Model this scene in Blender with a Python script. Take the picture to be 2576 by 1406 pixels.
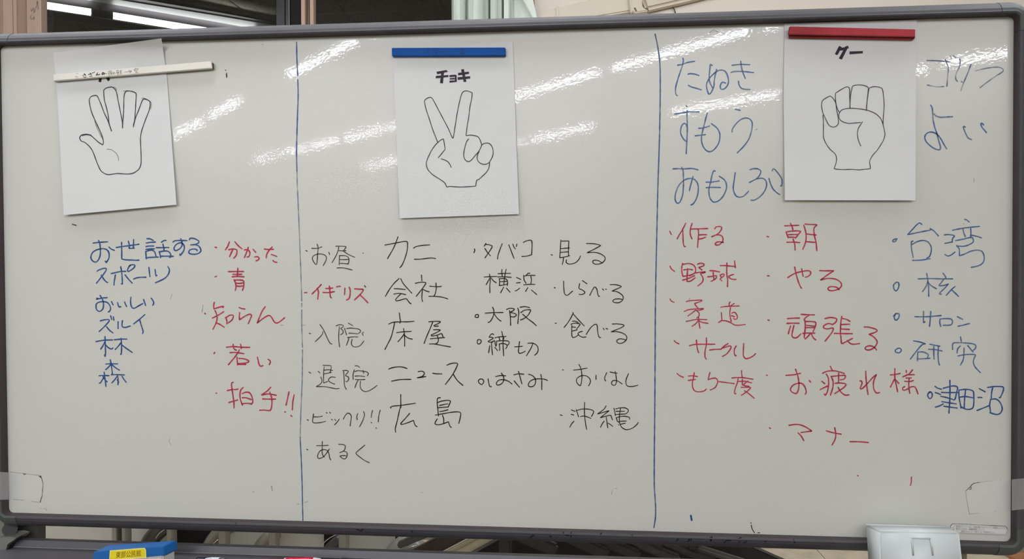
import bpy, bmesh, math, random
from mathutils import Vector, Matrix
random.seed(7)
for _o in list(bpy.data.objects): bpy.data.objects.remove(_o)
SC = bpy.context.scene
COL = SC.collection
ZC = 1.03                      # height of the middle of the board above the floor

# ------------------------------------------------------------------ camera
CR = ((0.9960578236193001, 0.08866834399146843, -0.0025955308886495263),
      (0.0009869756611369572, 0.01818028561488617, 0.9998342378084507),
      (0.08870083362532526, -0.9958952766173619, 0.018021102224907885))
CP = (0.17464076221331012, -1.3051351008902716, 0.025857457766125285 + ZC)
FPX = 1900.0
cam = bpy.data.cameras.new('camera'); cam.sensor_width = 36.0; cam.lens = FPX/2576*36.0
cam.clip_start = 0.05; cam.clip_end = 60
camo = bpy.data.objects.new('camera', cam); COL.objects.link(camo)
M4 = Matrix([(CR[0][i], CR[1][i], CR[2][i], CP[i]) for i in range(3)] + [(0, 0, 0, 1)])
camo.matrix_world = M4
SC.camera = camo
# ------------------------------------------------------------------ world, exposure
w = bpy.data.worlds.new('world'); SC.world = w; w.use_nodes = True
w.node_tree.nodes['Background'].inputs[0].default_value = (0.02, 0.025, 0.035, 1)
w.node_tree.nodes['Background'].inputs[1].default_value = 0.3
SC.view_settings.view_transform = 'Standard'; SC.view_settings.look = 'None'
SC.view_settings.gamma = 1.0; SC.view_settings.use_curve_mapping = False
SC.view_settings.exposure = 0.05
TUBE_L = 112.0                  # radiance of the ceiling tubes
SC.cycles.sample_clamp_indirect = 4.0; SC.cycles.caustics_reflective = False; SC.cycles.blur_glossy = .5; SC.cycles.max_bounces = 7; SC.cycles.diffuse_bounces = 4; SC.cycles.transparent_max_bounces = 12

# ------------------------------------------------------------------ helpers
def ray(u, v):
    x, y = (u-1288)/FPX, (703-v)/FPX
    return [CR[0][i]*x + CR[1][i]*y - CR[2][i] for i in range(3)]
def P(u, v, Y=0.0):            # point of the vertical plane at depth Y
    d = ray(u, v); t = (Y-CP[1])/d[1]
    return Vector((CP[0]+t*d[0], Y, CP[2]+t*d[2]))
def PZ(u, v, z):               # point of the horizontal plane at height z
    d = ray(u, v); t = (z-CP[2])/d[2]
    return Vector((CP[0]+t*d[0], CP[1]+t*d[1], z))
def lin(c): 
    c = c/255.0
    return c/12.92 if c <= 0.04045 else ((c+0.055)/1.055)**2.4
def rgb(r, g, b): return (lin(r), lin(g), lin(b), 1)
_m = {}
def mat(name, col, rough=0.5, spec=0.5, var=0.0, scale=20.0, bump=0.0, bscale=200.0, metal=0.0, coat=0.0, detail=3.0, col2=None, stretch=None):
    if name in _m: return _m[name]
    m = bpy.data.materials.new(name); m.use_nodes = True; _m[name] = m
    nt = m.node_tree; b = nt.nodes['Principled BSDF']
    b.inputs['Roughness'].default_value = rough; b.inputs['Specular IOR Level'].default_value = spec
    b.inputs['Metallic'].default_value = metal; b.inputs['Coat Weight'].default_value = coat
    b.inputs['Base Color'].default_value = col
    tc = nt.nodes.new('ShaderNodeTexCoord'); mp = nt.nodes.new('ShaderNodeMapping')
    nt.links.new(tc.outputs['Object'], mp.inputs['Vector'])
    if stretch: mp.inputs['Scale'].default_value = stretch
    if var > 0 or col2:
        n = nt.nodes.new('ShaderNodeTexNoise'); n.inputs['Scale'].default_value = scale; n.inputs['Detail'].default_value = detail
        nt.links.new(mp.outputs[0], n.inputs['Vector'])
        r = nt.nodes.new('ShaderNodeMix'); r.data_type = 'RGBA'
        c2 = col2 or tuple([col[i]*(1-var) for i in range(3)] + [1])
        r.inputs[6].default_value = col; r.inputs[7].default_value = c2
        rr = nt.nodes.new('ShaderNodeMapRange'); rr.inputs[1].default_value = 0.38; rr.inputs[2].default_value = 0.66
        nt.links.new(n.outputs['Fac'], rr.inputs[0]); nt.links.new(rr.outputs[0], r.inputs[0])
        nt.links.new(r.outputs[2], b.inputs['Base Color'])
    if bump > 0:
        n2 = nt.nodes.new('ShaderNodeTexNoise'); n2.inputs['Scale'].default_value = bscale; n2.inputs['Detail'].default_value = 2
        nt.links.new(mp.outputs[0], n2.inputs['Vector'])
        bp = nt.nodes.new('ShaderNodeBump'); bp.inputs['Strength'].default_value = 1.0; bp.inputs['Distance'].default_value = bump
        nt.links.new(n2.outputs['Fac'], bp.inputs['Height']); nt.links.new(bp.outputs[0], b.inputs['Normal'])
    return m
def emis(name, col, s):
    m = bpy.data.materials.new(name); m.use_nodes = True; nt = m.node_tree; nt.nodes.clear()
    e = nt.nodes.new('ShaderNodeEmission'); o = nt.nodes.new('ShaderNodeOutputMaterial')
    e.inputs[0].default_value = col; e.inputs[1].default_value = s; nt.links.new(e.outputs[0], o.inputs[0]); m.cycles.emission_sampling = 'FRONT'; return m
def link(name, me, mats=None, parent=None, smooth=False):
    o = bpy.data.objects.new(name, me); COL.objects.link(o)
    if parent: o.parent = parent
    for mm in ([mats] if not isinstance(mats, (list, tuple)) else mats):
        if mm: me.materials.append(mm)
    if smooth:
        for p in me.polygons: p.use_smooth = True
    return o
def tag(o, label=None, cat=None, group=None, kind=None):
    if label: o['label'] = label
    if cat: o['category'] = cat
    if group: o['group'] = group
    if kind: o['kind'] = kind
    return o
def empty(name, loc=(0, 0, 0)):
    o = bpy.data.objects.new(name, None); COL.objects.link(o); o.location = loc; o.empty_display_size = .05; return o
def at(o, root):               # keep world-space mesh coordinates under a moved root
    o.parent = root; o.matrix_parent_inverse = Matrix.Translation(-Vector(root.location)); return o
def mesh(vs, fs, name='m'):
    me = bpy.data.meshes.new(name); me.from_pydata([tuple(v) for v in vs], [], fs); me.update(); return me
def fixn(me):
    bm = bmesh.new(); bm.from_mesh(me); bmesh.ops.recalc_face_normals(bm, faces=bm.faces); bm.to_mesh(me); bm.free(); return me
def box_me(a, b, bev=0.0, seg=2):
    bm = bmesh.new(); bmesh.ops.create_cube(bm, size=1)
    for v in bm.verts:
        v.co = Vector([(a[i]+b[i])/2 + v.co[i]*abs(b[i]-a[i]) for i in range(3)])
    if bev > 0: bmesh.ops.bevel(bm, geom=bm.edges[:]+bm.verts[:], offset=bev, segments=seg, affect='EDGES', clamp_overlap=True)
    me = bpy.data.meshes.new('box'); bm.to_mesh(me); bm.free(); return me
def prism_me(front, back, bev=0.0, seg=2):
    n = len(front); vs = list(front)+list(back)
    fs = [list(range(n)), list(range(2*n-1, n-1, -1))] + [[i, i+n, (i+1) % n+n, (i+1) % n] for i in range(n)]
    me = fixn(mesh(vs, fs))
    if bev > 0:
        bm = bmesh.new(); bm.from_mesh(me)
        bmesh.ops.bevel(bm, geom=bm.edges[:]+bm.verts[:], offset=bev, segments=seg, affect='EDGES', clamp_overlap=True)
        bm.to_mesh(me); bm.free()
    return me
def prism_px(pts, Yf, Yb, bev=0.0, seg=2):     # outline seen at depth Yf, pushed straight back to Yb
    f = [P(u, v, Yf) for u, v in pts]; b = [Vector((p.x, Yb, p.z)) for p in f]
    return prism_me(f, b, bev, seg)
def tube_me(pts, r, n=12, caps=True):
    pts = [Vector(p) for p in pts]; vs = []; fs = []
    up = None
    rs = r if isinstance(r, (list, tuple)) else [r]*len(pts)
    for i, p in enumerate(pts):
        d = (pts[min(i+1, len(pts)-1)] - pts[max(i-1, 0)]).normalized()
        if up is None:
            up = Vector((0, 0, 1)) if abs(d.z) < .9 else Vector((1, 0, 0))
        x = d.cross(up).normalized(); up = x.cross(d).normalized()
        for k in range(n):
            a = 2*math.pi*k/n; vs.append(p + (x*math.cos(a)+up*math.sin(a))*rs[i])
    for i in range(len(pts)-1):
        for k in range(n):
            fs.append([i*n+k, i*n+(k+1) % n, (i+1)*n+(k+1) % n, (i+1)*n+k])
    if caps: fs += [list(range(n)), list(range((len(pts)-1)*n, len(pts)*n))]
    return fixn(mesh(vs, fs))
def crom(pts, step=1.6):       # Catmull-Rom through pixel points; a doubled point is a corner
    out = []
    if len(pts) < 2: return pts
    segs = [[pts[0]]]
    for p in pts[1:]:
        if abs(p[0]-segs[-1][-1][0]) < 1e-6 and abs(p[1]-segs[-1][-1][1]) < 1e-6: segs.append([p])
        else: segs[-1].append(p)
    for s in segs:
        if len(s) < 2: continue
        q = [(2*s[0][0]-s[1][0], 2*s[0][1]-s[1][1])] + s + [(2*s[-1][0]-s[-2][0], 2*s[-1][1]-s[-2][1])]
        for i in range(1, len(q)-2):
            p0, p1, p2, p3 = q[i-1:i+3]
            k = max(1, int(math.hypot(p2[0]-p1[0], p2[1]-p1[1])/step))
            for j in range(k):
                t = j/k; t2 = t*t; t3 = t2*t
                out.append(tuple(.5*(2*p1[a] + (p2[a]-p0[a])*t + (2*p0[a]-5*p1[a]+4*p2[a]-p3[a])*t2 + (3*p1[a]-p0[a]-3*p2[a]+p3[a])*t3) for a in (0, 1)))
        out.append(s[-1])
    return out
def ribbon(pts, wpx, Yf, vs, fs, step=1.6):
    c = crom(pts, step)
    d = [c[0]]
    for p in c[1:]:
        if math.hypot(p[0]-d[-1][0], p[1]-d[-1][1]) > .25: d.append(p)
    if len(d) < 2: d.append((d[0][0]+.5, d[0][1]))
    n = len(d); L = []; R = []; ph = random.random()*6
    for i, p in enumerate(d):
        a = d[max(i-1, 0)]; b = d[min(i+1, n-1)]
        tx, ty = b[0]-a[0], b[1]-a[1]; l = math.hypot(tx, ty) or 1; tx /= l; ty /= l
        h = wpx*.44*(1+.10*math.sin(i*.35+ph)+.06*(random.random()-.5))
        L.append((p[0]-ty*h, p[1]+tx*h)); R.append((p[0]+ty*h, p[1]-tx*h))
    def cap(p, q, out):        # half-round end from p to q bulging away
        cx, cy = (p[0]+q[0])/2, (p[1]+q[1])/2; r = math.hypot(p[0]-q[0], p[1]-q[1])/2
        a0 = math.atan2(p[1]-cy, p[0]-cx); res = []
        for k in (1, 2, 3):
            a = a0 + out*math.pi*k/4; res.append((cx+math.cos(a)*r, cy+math.sin(a)*r))
        return res
    base = len(vs)
    for a, b in zip(L, R):
        vs.append(P(a[0], a[1], Yf(*a))); vs.append(P(b[0], b[1], Yf(*b)))
    for i in range(n-1):
        fs.append([base+2*i, base+2*i+1, base+2*i+3, base+2*i+2])
    for (p, q, i0, i1, sgn) in ((L[0], R[0], base, base+1, 1), (R[-1], L[-1], base+2*n-1, base+2*n-2, 1)):
        cc = cap(p, q, sgn); s = len(vs)
        for x in cc: vs.append(P(x[0], x[1], Yf(*x)))
        fs.append([i0, s, s+1, s+2, i1])
# ------------------------------------------------------------------ ink
def ink(name, c1, c2, alpha=1.0, a2=None, rough=.3, spec=.12):
    m = bpy.data.materials.new(name); m.use_nodes = True; nt = m.node_tree
    b = nt.nodes['Principled BSDF']; b.inputs['Roughness'].default_value = rough; b.inputs['Specular IOR Level'].default_value = spec
    tc = nt.nodes.new('ShaderNodeTexCoord')
    def noise(sc, lo, hi):
        n = nt.nodes.new('ShaderNodeTexNoise'); n.inputs['Scale'].default_value = sc; n.inputs['Detail'].default_value = 2
        nt.links.new(tc.outputs['Object'], n.inputs['Vector'])
        r = nt.nodes.new('ShaderNodeMapRange'); r.inputs[1].default_value = .35; r.inputs[2].default_value = .65
        r.inputs[3].default_value = lo; r.inputs[4].default_value = hi
        nt.links.new(n.outputs['Fac'], r.inputs[0]); return r
    r = noise(160, 0, 1)
    mx = nt.nodes.new('ShaderNodeMix'); mx.data_type = 'RGBA'; mx.inputs[6].default_value = c1; mx.inputs[7].default_value = c2
    nt.links.new(r.outputs[0], mx.inputs[0]); nt.links.new(mx.outputs[2], b.inputs['Base Color'])
    if a2 is not None:
        r2 = noise(45, a2, alpha); nt.links.new(r2.outputs[0], b.inputs['Alpha'])
    else: b.inputs['Alpha'].default_value = alpha
    return m
INK = {
 'blue':  ink('ink_blue', rgb(34, 64, 110), rgb(54, 96, 150), .94, .78),
 'blueb': ink('ink_blue_light', rgb(50, 78, 120), rgb(80, 118, 166), .93, .55),
 'bluef': ink('ink_blue_glare', rgb(72, 86, 112), rgb(84, 104, 148), .8, .28),  # glare over the word put into pale colour and low alpha
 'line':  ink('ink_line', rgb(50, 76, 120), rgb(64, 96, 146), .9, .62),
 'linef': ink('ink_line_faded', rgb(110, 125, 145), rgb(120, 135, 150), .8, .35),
 'red':   ink('ink_red', rgb(150, 38, 60), rgb(196, 56, 86), .94, .76),
 'black': ink('ink_black', rgb(34, 24, 22), rgb(48, 38, 34), .97, .88),
 'thin':  ink('ink_thin', rgb(52, 46, 40), rgb(70, 62, 52), .92, .7),
 'faint': ink('ink_rub', rgb(130, 130, 126), rgb(150, 150, 146), .6, .3),
 'pen':   ink('pen_black', rgb(48, 46, 50), rgb(60, 58, 62), 1, None, .6, .2),
 'bold':  ink('pen_bold', rgb(28, 26, 26), rgb(40, 38, 38), 1, None, .5),
 'penfine': ink('pen_fine', rgb(84, 82, 80), rgb(104, 102, 100), 1, None, .5),
 'redfine': ink('pen_red', rgb(205, 150, 142), rgb(190, 120, 112), .8, .4),
 'penblue': ink('pen_on_blue', rgb(12, 40, 90), rgb(18, 48, 100), .9, .6),
 'title_ink': ink('print_black', rgb(38, 26, 40), rgb(46, 32, 46), 1, None, .6, .2),
 'dirt':  ink('dirt', rgb(40, 32, 28), rgb(60, 54, 48), .95, .35, .6),
 'mark':  ink('rail_mark', rgb(8, 8, 8), rgb(14, 13, 13), 1, .85, .7),
}
def parse(text):
    words = []; cur = None
    for line in text.strip().split('\n'):
        if line[0] in '@#':
            h, label, key = line.split('|')
            f = h[1:].split()
            if line[0] == '@': c, wd, ox, oy, W = f; wd = float(wd)
            else: c, ox, oy, W = f; wd = None
            W = float(W); s = {380: 2569/380, 440: 2576/440, 367: 2576/367, 2576: 1.0, 320: 2571/320, 370: 2575/370, 200: 2556/200, 160: 2500/160}[int(W)]
            cur = dict(c=c, w=wd, o=(float(ox), float(oy)), s=s, label=label, key=key, st=[])
            words.append(cur)
        else:
            for st in line.split(';'):
                cur['st'].append([(cur['o'][0]+float(a.split(',')[0])/cur['s'], cur['o'][1]+float(a.split(',')[1])/cur['s']) for a in st.split()])
    return words
def build_marks(name, blocks, Yf, parent, label=None, step=1.6):
    vs = []; fs = []; mats = []; idx = []
    for bk in blocks:
        if INK[bk['c']] not in mats: mats.append(INK[bk['c']])
        for k, st in enumerate(bk['st']):
            n0 = len(fs)
            off = (k % 12)*6e-6
            if bk['w'] is None:
                s = len(vs)
                for u, v in st: vs.append(P(u, v, Yf(u, v)-off))
                fs.append(list(range(s, s+len(st))))
            else: ribbon(st, bk['w'], lambda u, v: Yf(u, v)-off, vs, fs, step)
            idx += [mats.index(INK[bk['c']])]*(len(fs)-n0)
    me = mesh(vs, fs); o = link(name, me, mats, parent)
    for p, i in zip(me.polygons, idx): p.material_index = i
    if label: o['label'] = label
    return o

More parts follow.
